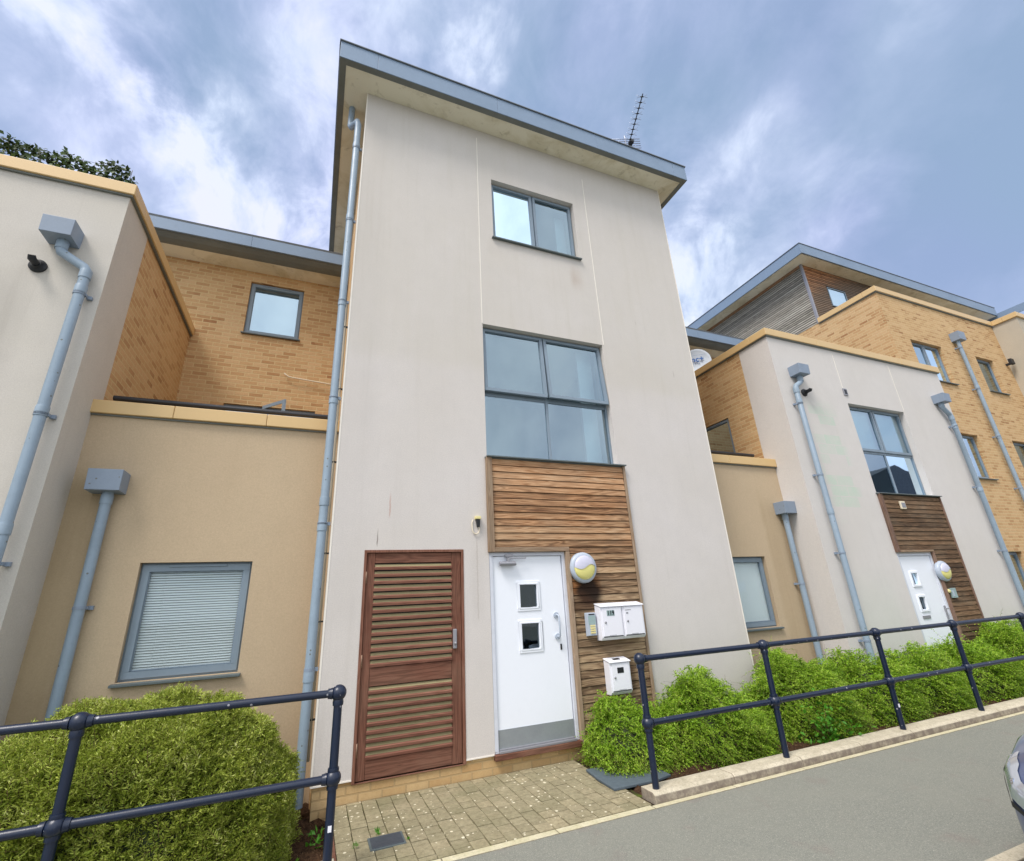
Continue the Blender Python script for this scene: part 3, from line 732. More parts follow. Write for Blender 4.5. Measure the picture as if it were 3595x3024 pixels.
# timber cladding
def boards(par, x0, x1, z0, z1, pitch, y, mat, seed=1, gap=.006):
    r = random.Random(seed); m = MB(); z = z0; n = max(1, round((z1-z0)/pitch)); p = (z1-z0)/n
    for k in range(n):
        a = z0+k*p+gap/2; b = z0+(k+1)*p-gap/2; j = r.uniform(-.003, .003)
        m.hexa([(x0, y-.018+j, a), (x1, y-.018+j*.5, a), (x1, y+.004, a), (x0, y+.004, a), (x0, y-.008+j, b), (x1, y-.008+j*.5, b), (x1, y+.004, b), (x0, y+.004, b)])
    return m.build('timber_cladding', mat, par, .0025)
boards(TW, 2.015, 4.03, 2.33, 3.46, .0855, -.012, CLAD, 3)
boards(TW, 3.035, 4.03, .20, 2.33, .0855, -.012, CLAD, 5)
m = MB(); m.box(1.95, 4.06, -.009, .004, 2.275, 3.478); m.box(2.98, 4.06, -.009, .004, .19, 2.275); m.build('cladding_backing', DARKW, TW)
m = MB(); m.box(1.935, 2.012, -.052, .0, 2.272, 3.475); m.box(4.033, 4.072, -.042, .0, .19, 3.475); m.box(2.978, 3.032, -.046, .03, .15, 2.271)
m.build('cladding_trim', TRIM, TW, .004)
m = MB(); m.box(2.014, 3.032, -.048, .0, 2.273, 2.328); m.build('cladding_trim', TRIMX, TW, .004)
m = MB(); m.box(1.94, 4.08, -.075, .09, 3.468, 3.486); m.build('cladding_flashing', SILL, TW, .002)
# white door
dm = MB(); frame_ring(dm, f0, 1.955, 2.975, .19, 2.268, .04, .0, .1, .015)
dr = dm.build('entrance_door', DOORF, TW, .004)
lf = MB(); grid_wall(lf, facing(.022), 1.998, 2.925, .215, 2.224, .045, [(2.335, 2.565, 1.62, 1.895), (2.335, 2.565, 1.165, 1.455)])
lf.build('door_leaf', DOORW, dr)
for za, zb in ((1.62, 1.895), (1.165, 1.455)):
    q = MB(); frame_ring(q, facing(0), 2.297, 2.603, za-.036, zb+.036, .028, .013, .03); frame_ring(q, facing(0), 2.322, 2.578, za-.012, zb+.012, .016, .008, .026)
    q.build('vision_panel_frame', DOORW, dr, .005)
    q = MB(); q.quad((2.33, .044, za-.005), (2.57, .044, za-.005), (2.57, .044, zb+.005), (2.33, .044, zb+.005)); q.build('vision_panel', GLASSD, dr)
q = MB(); q.box(1.998, 2.925, .017, .023, .225, .40); q.build('kick_plate', KICK, dr)
q = MB(); q.box(1.995, 2.93, -.03, .06, .19, .212); q.box(2.0, 2.925, .0, .02, .212, .226); q.build('threshold', GREYMET, dr, .003)
q = MB(); q.tube([(2.80, .02, 1.52), (2.80, -.045, 1.52), (2.80, -.06, 1.50), (2.80, -.06, 1.30), (2.80, -.045, 1.28), (2.80, .02, 1.28)], .011); q.lathe((2.80, .022, 1.52), (0, -1, 0), [(.0, .02), (.034, .018), (.034, 0)]); q.lathe((2.80, .022, 1.28), (0, -1, 0), [(.0, .02), (.034, .018), (.034, 0)])
q.build('pull_handle', LGREY, dr)
q = MB(); q.box(2.83, 2.852, .012, .024, 1.13, 1.195); q.build('lock_cylinder', BLACK, dr, .004)
q = MB(); q.tube([(2.07, -.03, 2.135), (2.28, -.03, 2.135)], .026, 16); q.box(2.1, 2.25, -.03, .02, 2.12, 2.15); q.box(2.17, 2.2, -.05, -.01, 2.13, 2.20); q.box(2.185, 2.42, -.045, -.035, 2.19, 2.205); q.box(2.15, 2.25, -.03, .0, 2.215, 2.245)
q.build('door_closer', GREYMET, dr, .003)
q = MB(); q.box(1.94, 2.985, -.05, .1, .135, .188); q.build('door_sill', STAINX, dr, .005)
room(TW, 1.3, 3.6, .34, 2.6, .1, 2.6, ROOMD)
# louvred door
lm = MB(); frame_ring(lm, f0, .505, 1.63, .150, 2.31, .028, -.006, .1, .004)
ld = lm.build('louvred_door', STAINW, TW, .003)
for xa, xb in ((.537, .622), (1.487, 1.598)):
    q = MB(); q.box(xa, xb, .012, .06, .165, 2.278); q.build('door_stile', STAINW, ld, .004)
for za, zb in ((2.17, 2.276), (.96, 1.13), (.167, .325)):
    q = MB(); q.box(.624, 1.485, .014, .06, za, zb); q.build('door_rail', STAINX, ld, .004)
q = MB(); kh = MB()
def slats(z0, z1, n):
    p = (z1-z0)/n
    for k in range(n):
        z = z0+k*p
        q.hexa([(.62, .004, z+.004), (1.49, .004, z+.004), (1.49, .05, z+.044), (.62, .05, z+.044), (.62, .0, z+.030), (1.49, .0, z+.030), (1.49, .05, z+.052), (.62, .05, z+.052)])
        kh.hexa([(.62, .018, z+.040), (1.49, .018, z+.040), (1.49, .05, z+.052), (.62, .05, z+.052), (.62, .030, z+.066), (1.49, .030, z+.066), (1.49, .05, z+.068), (.62, .05, z+.068)])
slats(1.13, 2.165, 14); slats(.325, .955, 9)
q.build('louvre_slats', SLAT, ld, .002); kh.build('slat_worn_edges', KHAKI, ld)
q = MB(); q.box(.62, 1.49, .056, .064, .32, 2.17); q.build('backing_panel', BLACK, ld)
for z in (2.02, 1.2, .42):
    q = MB(); q.box(.526, .545, .0, .014, z-.06, z+.06); q.tube([(.535, .0, z-.06), (.535, .0, z+.06)], .008, 8); q.build('hinge', HINGE, ld)
q = MB(); q.box(1.498, 1.542, -.014, .014, 1.245, 1.445); q.lathe((1.52, -.012, 1.30), (0, -1, 0), [(.015, 0), (.015, .025), (.0, .03)]); q.build('door_lock', GREYMET, ld, .008)

# ================================================================== TWO-STOREY RENDERED BLOCKS EITHER SIDE
def vent_cowl(x, z, label):
    o = thing('vent_cowl', label, 'vent', (x, 0, z), 'black vent cowls on the rendered walls')
    m = MB(); m.lathe((x, 0, z), (0, -1, 0), [(.075, 0), (.075, .02), (.05, .035), (.042, .06), (.0, .06)]); m.build('flange', BLACK, o)
    m = MB(); m.tube([(x, -.05, z), (x, -.13, z+.0), (x-.0, -.15, z+.03)], [.034, .036, .03]); m.build('spout', BLACK, o)
BLK = []
for side in (-1, 1):
    if side < 0: bx0, bx1, zt = -8.03, -2.36, 6.38
    else: bx0, bx1, zt = 7.88, 13.58, 6.40
    label = 'white rendered two storey block at the left edge with leafy screen on its beige coping' if side < 0 else 'white rendered two storey block on the right with white door and brown cladding'
    B = thing('terrace_block', label, 'building', ((bx0+bx1)/2, 0, 0)); BLK.append(B)
    ops = [] if side < 0 else [(9.78, 11.62, 3.315, 5.16), (9.80, 10.83, .19, 2.18)]
    m = MB(); grid_wall(m, f0, bx0, bx1, -.1, zt, .3, ops); m.build('front_wall', WHITE3 if side < 0 else WHITE2, B)
    inx = bx1 if side < 0 else bx0                    # inner side, towards the tower
    s = -1 if side < 0 else 1
    m = MB(); a, b = sorted((inx, inx+s*.3)); m.box(a, b, .3, .68, -.1, zt); m.build('side_return', WHITE3 if side < 0 else WHITE2, B)
    if side < 0:
        m = MB(); m.box(a, b-.006, .68, 3.18, -.1, zt); m.build('brick_side_wall', BRICK, B)
    else:
        m = MB(); grid_wall(m, side_left(inx+.006), .68, 3.18, -.1, zt, .29, [(1.30, 2.25, 3.95, 5.15)]); m.build('brick_side_wall', BRICK, B)
        window(B, side_left(inx+.006), 1.30, 2.25, 3.95, 5.15, [(0, 1, 0, 1, 'sash', 0)], rec=.04, sill=False, vent=True)
        m = MB(); m.box(inx+.4, inx+.42, 1.1, 2.5, 3.7, 5.4); m.build('blind', KHAKI, B)
    m = MB(); m.box(bx0 if side < 0 else inx+.3, inx-.3 if side < 0 else bx1, .3, 6, zt-.5, zt-.2); m.box(*( (bx0, bx0+.3) if side < 0 else (bx1-.3, bx1)), .3, 6, -.1, zt)
    m.box(min(bx0, bx1), max(bx0, bx1), 6, 6.2, -.1, zt)
    m.build('roof', ROOFM, B)
    # coping
    segs = []
    n = 4; L = (bx1-bx0)/n
    for k in range(n):
        segs.append((bx0+k*L+(.0015 if k else -.05*(side > 0)*0), bx0+(k+1)*L-.0015, -.05, .34, zt-.01, zt+.14))
    if side < 0:
        segs[-1] = (segs[-1][0], bx1+.05, -.05, .34, zt-.01, zt+.14)
        segs += [(bx1-.34, bx1+.05, .342, 1.74, zt-.01, zt+.14), (bx1-.34, bx1+.05, 1.743, 3.18, zt-.01, zt+.14)]
    else:
        segs[0] = (bx0-.05, segs[0][1], -.05, .34, zt-.01, zt+.14); segs[-1] = (segs[-1][0], bx1+.05, -.05, .34, zt-.01, zt+.14)
        segs += [(bx0-.05, bx0+.34, .342, 1.74, zt-.01, zt+.14), (bx0-.05, bx0+.34, 1.743, 3.18, zt-.01, zt+.14)]
    coping_run(B, segs)
    m = MB()
    if side < 0: m.box(bx0, bx1+.03, -.03, -.001, zt-.03, zt-.01); m.box(bx1+.001, bx1+.03, .0, 3.18, zt-.03, zt-.01)
    else: m.box(bx0-.03, bx1+.03, -.03, -.001, zt-.03, zt-.01); m.box(bx0-.03, bx0-.001, .0, 3.18, zt-.03, zt-.01)
    m.build('coping_drip', FEDGE, B)
B = BLK[1]
window(B, f0, 9.78, 11.62, 3.315, 5.16, [(0, .49, 0, .47, 'fixed', 0), (.49, 1, 0, .47, 'fixed', 0), (0, .49, .47, 1, 'sash', 0), (.49, 1, .47, 1, 'sash', 0)], rec=.12, sillout=.035, glass=GLASS, vent=True)
m = MB(); m.box(9.8, 11.6, .2, .21, 4.2, 5.15); m.build('blind', BLINDM, B)
room(B, 9.2, 12.4, .34, 3.4, 3.1, 5.6, ROOMW)
for a, z0, z1 in ((9.775, 5.5, 6.3), (11.65, 5.2, 6.3)):
    m = MB(); m.box(a-.006, a+.006, -.004, .002, z0, z1); m.build('movement_joint', WHITEP, B)
boards(B, 9.86, 11.70, 2.24, 3.27, .0855, -.012, CLAD2, 8)
boards(B, 10.88, 11.70, .20, 2.24, .0855, -.012, CLAD2, 9)
m = MB(); m.box(9.79, 11.74, -.009, .004, 2.2, 3.29); m.box(10.84, 11.74, -.009, .004, .19, 2.2); m.build('cladding_backing', BLACK, B)
m = MB(); m.box(9.775, 9.855, -.052, .0, 2.2, 3.285); m.box(11.705, 11.74, -.042, .0, .19, 3.285); m.box(10.835, 10.88, -.046, .03, .15, 2.20); m.build('cladding_trim', TRIMD, B, .004)
m = MB(); m.box(9.857, 10.88, -.048, .0, 2.202, 2.238); m.build('cladding_trim', TRIMX, B, .004)
m = MB(); m.box(9.78, 11.75, -.075, .1, 3.282, 3.298); m.build('cladding_flashing', SILL, B, .002)
dm = MB(); frame_ring(dm, f0, 9.80, 10.83, .19, 2.178, .04, .0, .1, .015); dr = dm.build('entrance_door', DOORF, B, .004)
lf = MB(); grid_wall(lf, facing(.022), 9.842, 10.785, .215, 2.134, .045, [(10.055, 10.22, 1.635, 1.83), (10.055, 10.22, 1.215, 1.42)]); lf.build('door_leaf', DOORW, dr)
for za, zb in ((1.635, 1.83), (1.215, 1.42)):
    q = MB(); frame_ring(q, facing(0), 10.015, 10.26, za-.038, zb+.038, .034, .004, .03); q.build('vision_panel_frame', DOORW, dr, .005)
    q = MB(); q.quad((10.05, .044, za-.005), (10.225, .044, za-.005), (10.225, .044, zb+.005), (10.05, .044, zb+.005)); q.build('vision_panel', GLASSD, dr)
q = MB(); q.box(10.0, 10.22, .008, .024, 1.065, 1.115); q.build('letter_plate', GREYMET, dr, .003)
q = MB(); q.box(10.705, 10.735, .0, .024, 1.02, 1.25); q.tube([(10.72, .0, 1.2), (10.72, -.045, 1.2), (10.62, -.045, 1.2)], .009, 8); q.build('door_handle', GREYMET, dr, .004)
room(B, 9.5, 11.2, .34, 2.6, .1, 2.6, ROOMD)

# ================================================================== LINKS (tan parapet wall in front, brick behind)
def link(x0, x1, label, left):
    L = thing('link_building', label, 'building', ((x0+x1)/2, .5, 0))
    f5 = facing(.5)
    if left: w0 = (-1.64, -.626, 1.16, 2.255)
    else: w0 = (6.02, 7.09, 1.115, 2.215)
    m = MB(); grid_wall(m, f5, x0, x1, -.15, 3.835, .3, [w0]); m.build('parapet_wall', TAN, L)
    wb = window(L, f5, *w0, [(0, 1, 0, 1, 'sash', 0)], rec=.07, sw=.065, sillout=.05, vent=left, glass=mat_glass('low_window_glass', (.97, 1.0, 1.0), .02, .6))
    bl = MB()
    if left:
        z = w0[2]+.04
        while z < w0[3]-.04:
            bl.hexa([(w0[0]+.05, .60, z), (w0[1]-.05, .60, z), (w0[1]-.05, .614, z+.0175), (w0[0]+.05, .614, z+.0175), (w0[0]+.05, .601, z+.0015), (w0[1]-.05, .601, z+.0015), (w0[1]-.05, .615, z+.019), (w0[0]+.05, .615, z+.019)]); z += .0245
    else:
        x = w0[0]+.05
        while x < w0[1]-.1:
            bl.hexa([(x, .62, w0[2]+.03), (x+.066, .60, w0[2]+.03), (x+.068, .602, w0[2]+.03), (x+.002, .622, w0[2]+.03), (x, .62, w0[3]-.05), (x+.066, .60, w0[3]-.05), (x+.068, .602, w0[3]-.05), (x+.002, .622, w0[3]-.05)]); x += .08
    bl.build('window_blind', BLINDM, L)
    room(L, w0[0]-.3, w0[1]+.3, .85, 2.9, .3, 2.6, ROOMD)
    # parapet coping with joints
    cs = [-2.40, -1.617, -.674, x1-.0] if left else [x0, 6.72, 7.33]
    segs = [(a+.0015, b-.0015, .45, .84, 3.825, 3.975) for a, b in zip(cs, cs[1:])]
    if not left: segs[-1] = (segs[-1][0], 7.88-.002, .45, .84, 3.825, 3.975)
    coping_run(L, segs)
    m = MB(); m.box(x0+.002, x1-.002, .478, .499, 3.807, 3.824); m.build('coping_drip', FEDGE, L)
    m = MB(); m.box(x0, x1, .8, 3.18, 3.4, 3.5); m.build('terrace_deck', ROOFM, L)
    # rear brick wall
    rx0, rx1 = (x0-1.4, x1+.1) if left else (x0-.1, 13.4)
    ops = [(-1.575, -.643, 6.585, 7.71), (-1.68, -.22, 3.9, 5.155)] if left else []
    m = MB(); grid_wall(m, facing(3.18), rx0, rx1, 3.4, 7.93, .3, ops); m.build('rear_wall', BRICK, L)
    if left:
        window(L, facing(3.18), -1.575, -.643, 6.585, 7.71, [(0, 1, 0, 1, 'sash', 0)], rec=.06, sw=.06, vent=True, glass=GLASSB)
        m = MB(); m.box(-1.56, -.66, 3.33, 3.34, 6.6, 7.6); m.build('blind', BLINDM, L)
        wd = window(L, facing(3.18), -1.68, -.22, 3.9, 5.155, [(.42, 1, 0, 1, 'fixed', 0), (0, .42, 0, 1, 'fixed', 0)], rec=.05, sill=False)
        s = MB(); g = lambda u, z, d: (-1.08+(u)*.52, 3.2-u*.62+d*.3-(z*0), z)
        frame_ring(s, lambda u, z, d: (-1.08+u*.6+d*.5, 3.16-u*.66, z), 0, .62, 3.95, 5.16, .06, 0, .05); s.build('sash', FRAME, wd, .004)
    fx0, fx1 = (x0-6.0, TX0-.002) if left else (TX1+.002, 13.5)
    # roof edge: flat soffit, curved apron, fascia
    m = MB(); m.box(fx0, fx1, 2.82, 3.18, 7.93, 7.95); m.build('soffit', SOFFIT, L)
    prof = [(2.82, 7.925), (2.76, 7.93), (2.68, 7.95), (2.61, 7.985), (2.565, 8.03), (2.56, 8.06), (2.80, 8.06)]
    m = MB(); m.prism([(fx0, y, z) for y, z in prof], (fx1-fx0, 0, 0)); m.build('gutter_apron', FEDGE, L)
    m = MB(); nseg = 5; w_ = (fx1-fx0)/nseg
    for k in range(nseg): m.box(fx0+k*w_+.001, fx0+(k+1)*w_-.001, 2.53, 2.56, 8.0, 8.26)
    m.build('fascia', FASCIA, L, .004)
    m = MB(); m.hexa([(fx0, 2.562, 8.1), (fx1, 2.562, 8.1), (fx1, 8, 8.3), (fx0, 8, 8.3), (fx0, 2.52, 8.262), (fx1, 2.52, 8.262), (fx1, 8, 8.5), (fx0, 8, 8.5)]); m.build('roof', ROOFM, L)
    return L
LK1 = link(-2.36, TX0+.01, 'beige rendered low wing left of the tower with set back brick storey above', True)
LK2 = link(TX1-.01, 7.88, 'narrow beige link between the tower and the right white block with grey eaves behind', False)

# ================================================================== BRICK BLOCK WITH TIMBER TOP STOREY
BB = thing('brick_apartment_block', 'long buff brick apartment block at right with grey timber top storey and wide eaves', 'building', (16.5, .6, 0))
BX0, BX1, BY, BZ = 13.60, 19.4, .6, 9.2
fb = facing(BY)
wins = [(14.42, 15.84, 6.68, 7.85, 2), (17.53, 18.48, 6.71, 7.83, 1), (14.42, 15.83, 4.02, 5.20, 2), (17.52, 18.47, 4.02, 5.20, 1), (14.42, 15.65, 1.15, 2.24, 2), (17.5, 18.45, 1.15, 2.24, 1)]
m = MB(); grid_wall(m, fb, BX0, BX1, -.1, BZ, .3, [w_[:4] for w_ in wins]); m.build('front_wall', BRICK, BB)
m = MB(); m.box(BX0, BX0+.3, BY+.3, 8, -.1, BZ); m.build('side_wall', BRICK, BB)
for k, (a, b, c_, d, n) in enumerate(wins):
    cells = [(0, .5, 0, 1, 'sash', 0), (.5, 1, 0, 1, 'sash', 0)] if n == 2 else [(0, 1, 0, 1, 'sash', 0)]
    window(BB, fb, a, b, c_, d, cells, rec=.11, vent=True, glass=GLASSB if k in (0, 2, 4) else GLASS)
m = MB()
for (a, b, c_, d, n) in wins: m.box(a-.1, b+.1, BY+.42, BY+.43, c_-.1, d+.1)
m.build('blind', KHAKI, BB)
segs = [(BX0-.05, 15.2, BY-.05, BY+.3, BZ-.01, BZ+.15)] + [(a+.0015, min(a+1.4, BX1)-.0015, BY-.05, BY+.3, BZ-.01, BZ+.15) for a in (15.2, 16.6, 18.0)]
segs += [(BX0-.05, BX0+.3, BY+.302, 1.5, BZ-.01, BZ+.15), (BX0-.05, BX0+.3, 1.503, 2.22, BZ-.01, BZ+.15)]
coping_run(BB, segs)
m = MB(); m.box(BX0-.03, BX1, BY-.03, BY-.001, BZ-.035, BZ-.012); m.box(BX0-.03, BX0-.001, BY, 2.2, BZ-.035, BZ-.012); m.build('coping_drip', FEDGE, BB)
# timber storey
WX, WY, WZ0, WZ1 = 13.62, 2.24, 9.2, 11.38
m = MB(); z = WZ0; r_ = random.Random(4)
while z < WZ1-.02:
    zz = min(z+.072, WZ1); j = r_.uniform(-.003, .003)
    m.hexa([(WX-.02+j, WY+.04, z+.012), (WX+.02, WY+.04, z+.012), (WX+.02, 9, z+.012), (WX-.02+j, 9, z+.012), (WX-.01+j, WY+.04, zz-.005), (WX+.02, WY+.04, zz-.005), (WX+.02, 9, zz-.005), (WX-.01+j, 9, zz-.005)]); z += .072
m.build('side_cladding', CLADG, BB, .002)
m = MB(); m.box(WX-.03, WX+.02, WY+.04, 9, WZ1-.09, WZ1); m.build('side_cladding_top_board', CLADO, BB)
m = MB(); m.box(WX, WX+.2, WY+.03, 9, WZ0, WZ1); m.box(WX, 24, WY+.01, WY+.2, WZ0, WZ1); m.build('upper_wall_core', BLACK, BB)
m = MB(); z = WZ0
while z < WZ1-.02:
    zz = min(z+.072, WZ1)
    for (xa, xb) in (((WX+.02, 14.55), (15.45, 24)) if 10.0 < z+.03 < 10.75 else ((WX+.02, 24),)):
        m.hexa([(xa, WY-.02, z+.004), (xb, WY-.02, z+.004), (xb, WY+.01, z+.004), (xa, WY+.01, z+.004), (xa, WY-.01, zz-.004), (xb, WY-.01, zz-.004), (xb, WY+.01, zz-.004), (xa, WY+.01, zz-.004)])
    z += .072
m.build('front_cladding', CLADM, BB, .002)
window(BB, facing(WY-.03), 14.56, 15.44, 10.02, 10.74, [(0, 1, 0, 1, 'fixed', 0)], rec=.0, sill=False, glass=GLASSB)
m = MB(); m.box(14.6, 15.4, WY+.0, WY+.008, 10.05, 10.7); m.build('blind', BLINDM, BB)
m = MB(); m.box(WX-.035, WX+.03, WY-.035, WY+.03, WZ0, WZ1); m.build('corner_trim', GREYMET, BB)
QX0, QX1, QY0 = 13.1, 24.2, 1.80
m = MB(); m.box(QX0+.06, QX1, QY0+.06, 14, WZ1, WZ1+.03); m.build('soffit', SOFFIT, BB)
m = MB()
for k in range(4): m.box(QX0+k*2.775+.001, QX0+(k+1)*2.775-.001, QY0, QY0+.03, WZ1-.012, WZ1+.34)
for k in range(4): m.box(QX0, QX0+.03, QY0+.031+k*3, QY0+.03+(k+1)*3-.001, WZ1-.012, WZ1+.34)
m.build('fascia', FASCIA, BB, .004)
m = MB(); m.box(QX0+.03, QX1, QY0+.03, 14, WZ1+.1, WZ1+.335); m.box(QX0-.015, QX1, QY0-.015, QY0+.05, WZ1+.341, WZ1+.36); m.box(QX0-.015, QX0+.05, QY0+.05, 14, WZ1+.341, WZ1+.36); m.build('roof', ROOFM, BB, .003)
m = MB(); m.box(QX1-.3, QX1, 2.5, 14, 9.2, WZ1); m.build('rear_wall', BRICK, BB)
# far white block beyond
FB = thing('rendered_corner_block', 'pale rendered block at the far right edge with beige coping beyond the brick wall', 'building', (22, 0, 0))
m = MB(); m.box(19.40, 25, .0, 6, -.1, 9.19); m.build('wall', CREAM, FB)
coping_run(FB, [(19.35, 21.8, -.05, .3, 9.19, 9.35), (21.803, 25.05, -.05, .3, 9.19, 9.35), (19.35, 19.6, .302, .548, 9.19, 9.35)])
m = MB(); m.box(24.3, 28, .2, 8, 9.4, 10.0); m.box(24.3, 28, .2, .24, 10.0, 11.5); m.box(24.28, 24.32, .2, 8, 11.2, 11.5); m.build('upper_storey', FASCIA, FB)

vent_cowl(-2.93, 5.22, 'black round vent cowl left of the elbowed drainpipe on the left white block')
vent_cowl(8.53, 5.23, 'small black vent cowl beside the tall drainpipe on the right white block')

# ================================================================== DRAINPIPES
def drainpipe(label, wall_y, hop, path, r=.047, brackets=(), bdir=1, collars=(), walldir='y'):
    o = thing('drainpipe', label, 'drainpipe', (path[-1][0], path[-1][1], 0), 'blue grey drainpipes down the walls')
    if hop:
        x0, x1, y0, y1, z0, z1 = hop
        m = MB(); m.hexa([(x0+.004, y0+.008, z0), (x1-.004, y0+.008, z0), (x1-.004, y1, z0), (x0+.004, y1, z0), (x0, y0, z1), (x1, y0, z1), (x1, y1, z1), (x0, y1, z1)])
        m.build('hopper', HOP, o, .004)
    m = MB(); m.tube(path, r, 20); m.build('pipe', PIPE, o)
    for (x, y, z) in collars:
        m = MB(); m.lathe((x, y, z-.05), (0, 0, 1), [(r, 0), (r+.006, .0), (r+.006, .085), (r+.003, .1), (r, .1)], 20); m.build('collar', PIPE, o)
    for (x, y, z) in brackets:
        m = MB(); m.lathe((x, y, z-.014), (0, 0, 1), [(r+.001, 0), (r+.006, 0), (r+.006, .028), (r+.001, .028)], 20)
        if walldir == 'y': m.box(x+bdir*(r-.005), x+bdir*(r+.04), wall_y-.035, wall_y-.005, z-.018, z+.018); m.box(x+bdir*(r+.0), x+bdir*(r+.012), y, wall_y, z-.014, z+.014)
        else: m.box(x+bdir*(r-.005), x+bdir*(r+.035), y-.012, y+.012, z-.018, z+.018)
        m.build('bracket', HOP, o)
    return o
LP, RP = .047, .047
drainpipe('tall drainpipe beside the left side of the tower, from eaves to soil', 0, None,
          [(-.06, .34, 9.42), (-.06, .34, 9.0), (-.045, .30, 8.93), (.035, .125, 8.86), (.05, .11, 8.78), (.05, .11, .02)], brackets=[(.05, .11, z) for z in (8.28, 6.88, 5.52, 4.13, 2.61, 1.16)], bdir=1,
          collars=[(.05, .11, z) for z in (8.33, 6.93, 5.5, 4.1, 2.86, 2.58, 1.1)], walldir='x')
drainpipe('drainpipe with elbow under its box hopper at the far left on the white block', 0, (-2.92, -2.65, -.23, .0, 5.52, 5.72),
          [(-2.76, -.085, 5.55), (-2.76, -.085, 5.43), (-2.745, -.085, 5.385), (-2.53, -.085, 5.25), (-2.50, -.085, 5.20), (-2.50, -.085, 0)],
          brackets=[(-2.50, -.085, z) for z in (4.92, 3.57, 2.21)], bdir=1, collars=[(-2.76, -.085, 5.47), (-2.50, -.085, 5.16), (-2.50, -.085, 4.97), (-2.50, -.085, 3.6), (-2.50, -.085, 2.5)])
drainpipe('short drainpipe with box hopper on the beige wall left of the blinded window', .5, (-2.18, -1.888, .28, .5, 2.95, 3.165),
          [(-2.015, .415, 3.0), (-2.015, .415, -.05)], brackets=[(-2.015, .415, 1.84)], collars=[(-2.015, .415, 2.88)])
drainpipe('short drainpipe with box hopper on the beige link right of the tower', .5, (7.59, 7.875, .28, .5, 2.93, 3.14),
          [(7.71, .415, 3.0), (7.71, .415, -.05)], brackets=[(7.71, .415, 1.75)], bdir=-1, collars=[(7.71, .415, 2.88)])
drainpipe('drainpipe with hopper near the left corner of the right white block', 0, (8.25, 8.54, -.23, .0, 5.53, 5.73),
          [(8.40, -.085, 5.55), (8.40, -.085, 5.44), (8.385, -.085, 5.40), (8.23, -.085, 5.30), (8.20, -.085, 5.25), (8.20, -.085, 0)],
          brackets=[(8.20, -.085, z) for z in (4.93, 3.55, 2.2, .85)], bdir=-1, collars=[(8.40, -.085, 5.46), (8.20, -.085, 5.2), (8.20, -.085, 4.97), (8.20, -.085, 2.9)])
drainpipe('drainpipe with hopper at the right end of the right white block, against brick', 0, (12.92, 13.2, -.23, .0, 5.5, 5.7),
          [(13.03, -.085, 5.55), (13.03, -.085, 5.42), (13.05, -.085, 5.38), (13.20, -.085, 5.26), (13.24, -.085, 5.2), (13.24, -.085, 0)],
          brackets=[(13.24, -.085, z) for z in (4.95, 3.55, 2.2)], bdir=-1, collars=[(13.03, -.085, 5.46), (13.24, -.085, 5.16), (13.24, -.085, 4.95), (13.24, -.085, 3.5)])
drainpipe('drainpipe with hopper on the brick apartment block between two windows', .6, (16.52, 16.84, .37, .6, 8.12, 8.38),
          [(16.62, .5, 8.2), (16.60, .5, 0)], brackets=[(16.61, .5, z) for z in (7.9, 6.6, 5.2, 3.8, 2.4)], bdir=-1, collars=[(16.61, .5, 6.65), (16.61, .5, 5.2)])
# narrow ivory conduit tucked between pipe and tower corner
cd = thing('wall_conduit', 'slim cream conduit clipped behind the tall drainpipe', 'conduit', (.11, .2, 0))
m = MB(); m.tube([(.112, .2, 5.6), (.112, .2, .35)], .013, 8); m.build('conduit', CABLE, cd)
for z in (5.2, 4.3, 3.35, 2.3, 1.6, .7):
    m = MB(); m.box(.094, .145, .188, .212, z-.008, z+.008); m.build('clip', BLACK, cd)
ov = MB(); ov.tube([(-.80, 3.13, 5.83), (-.78, 3.12, 5.80), (-.72, 3.12, 5.765), (-.66, 3.12, 5.755), (.1, 3.12, 5.70)], .012, 8)
tag(ov.build('overflow_pipe', CABLE), 'thin cream overflow pipe bent up at its end on the brick wall behind the terrace', 'pipe')

# ================================================================== TERRACE HANDRAILS behind the parapets
for x0, x1, lab in ((-2.30, .13, 'black handrail behind the beige parapet left of the tower'), (5.83, 7.70, 'black handrail behind the beige parapet right of the tower')):
    o = thing('terrace_handrail', lab, 'handrail', ((x0+x1)/2, .76, 3.97), 'black terrace handrails')
    m = MB(); m.tube([(x0, .76, 4.125), (x1, .76, 4.125)], .031, 12); m.build('rail', BLACKR, o)
    for x in (x0+.3, (x0+x1)/2, x1-.2):
        m = MB(); m.box(x-.015, x+.015, .75, .77, 3.95, 4.08); m.build('support', BLACKR, o)

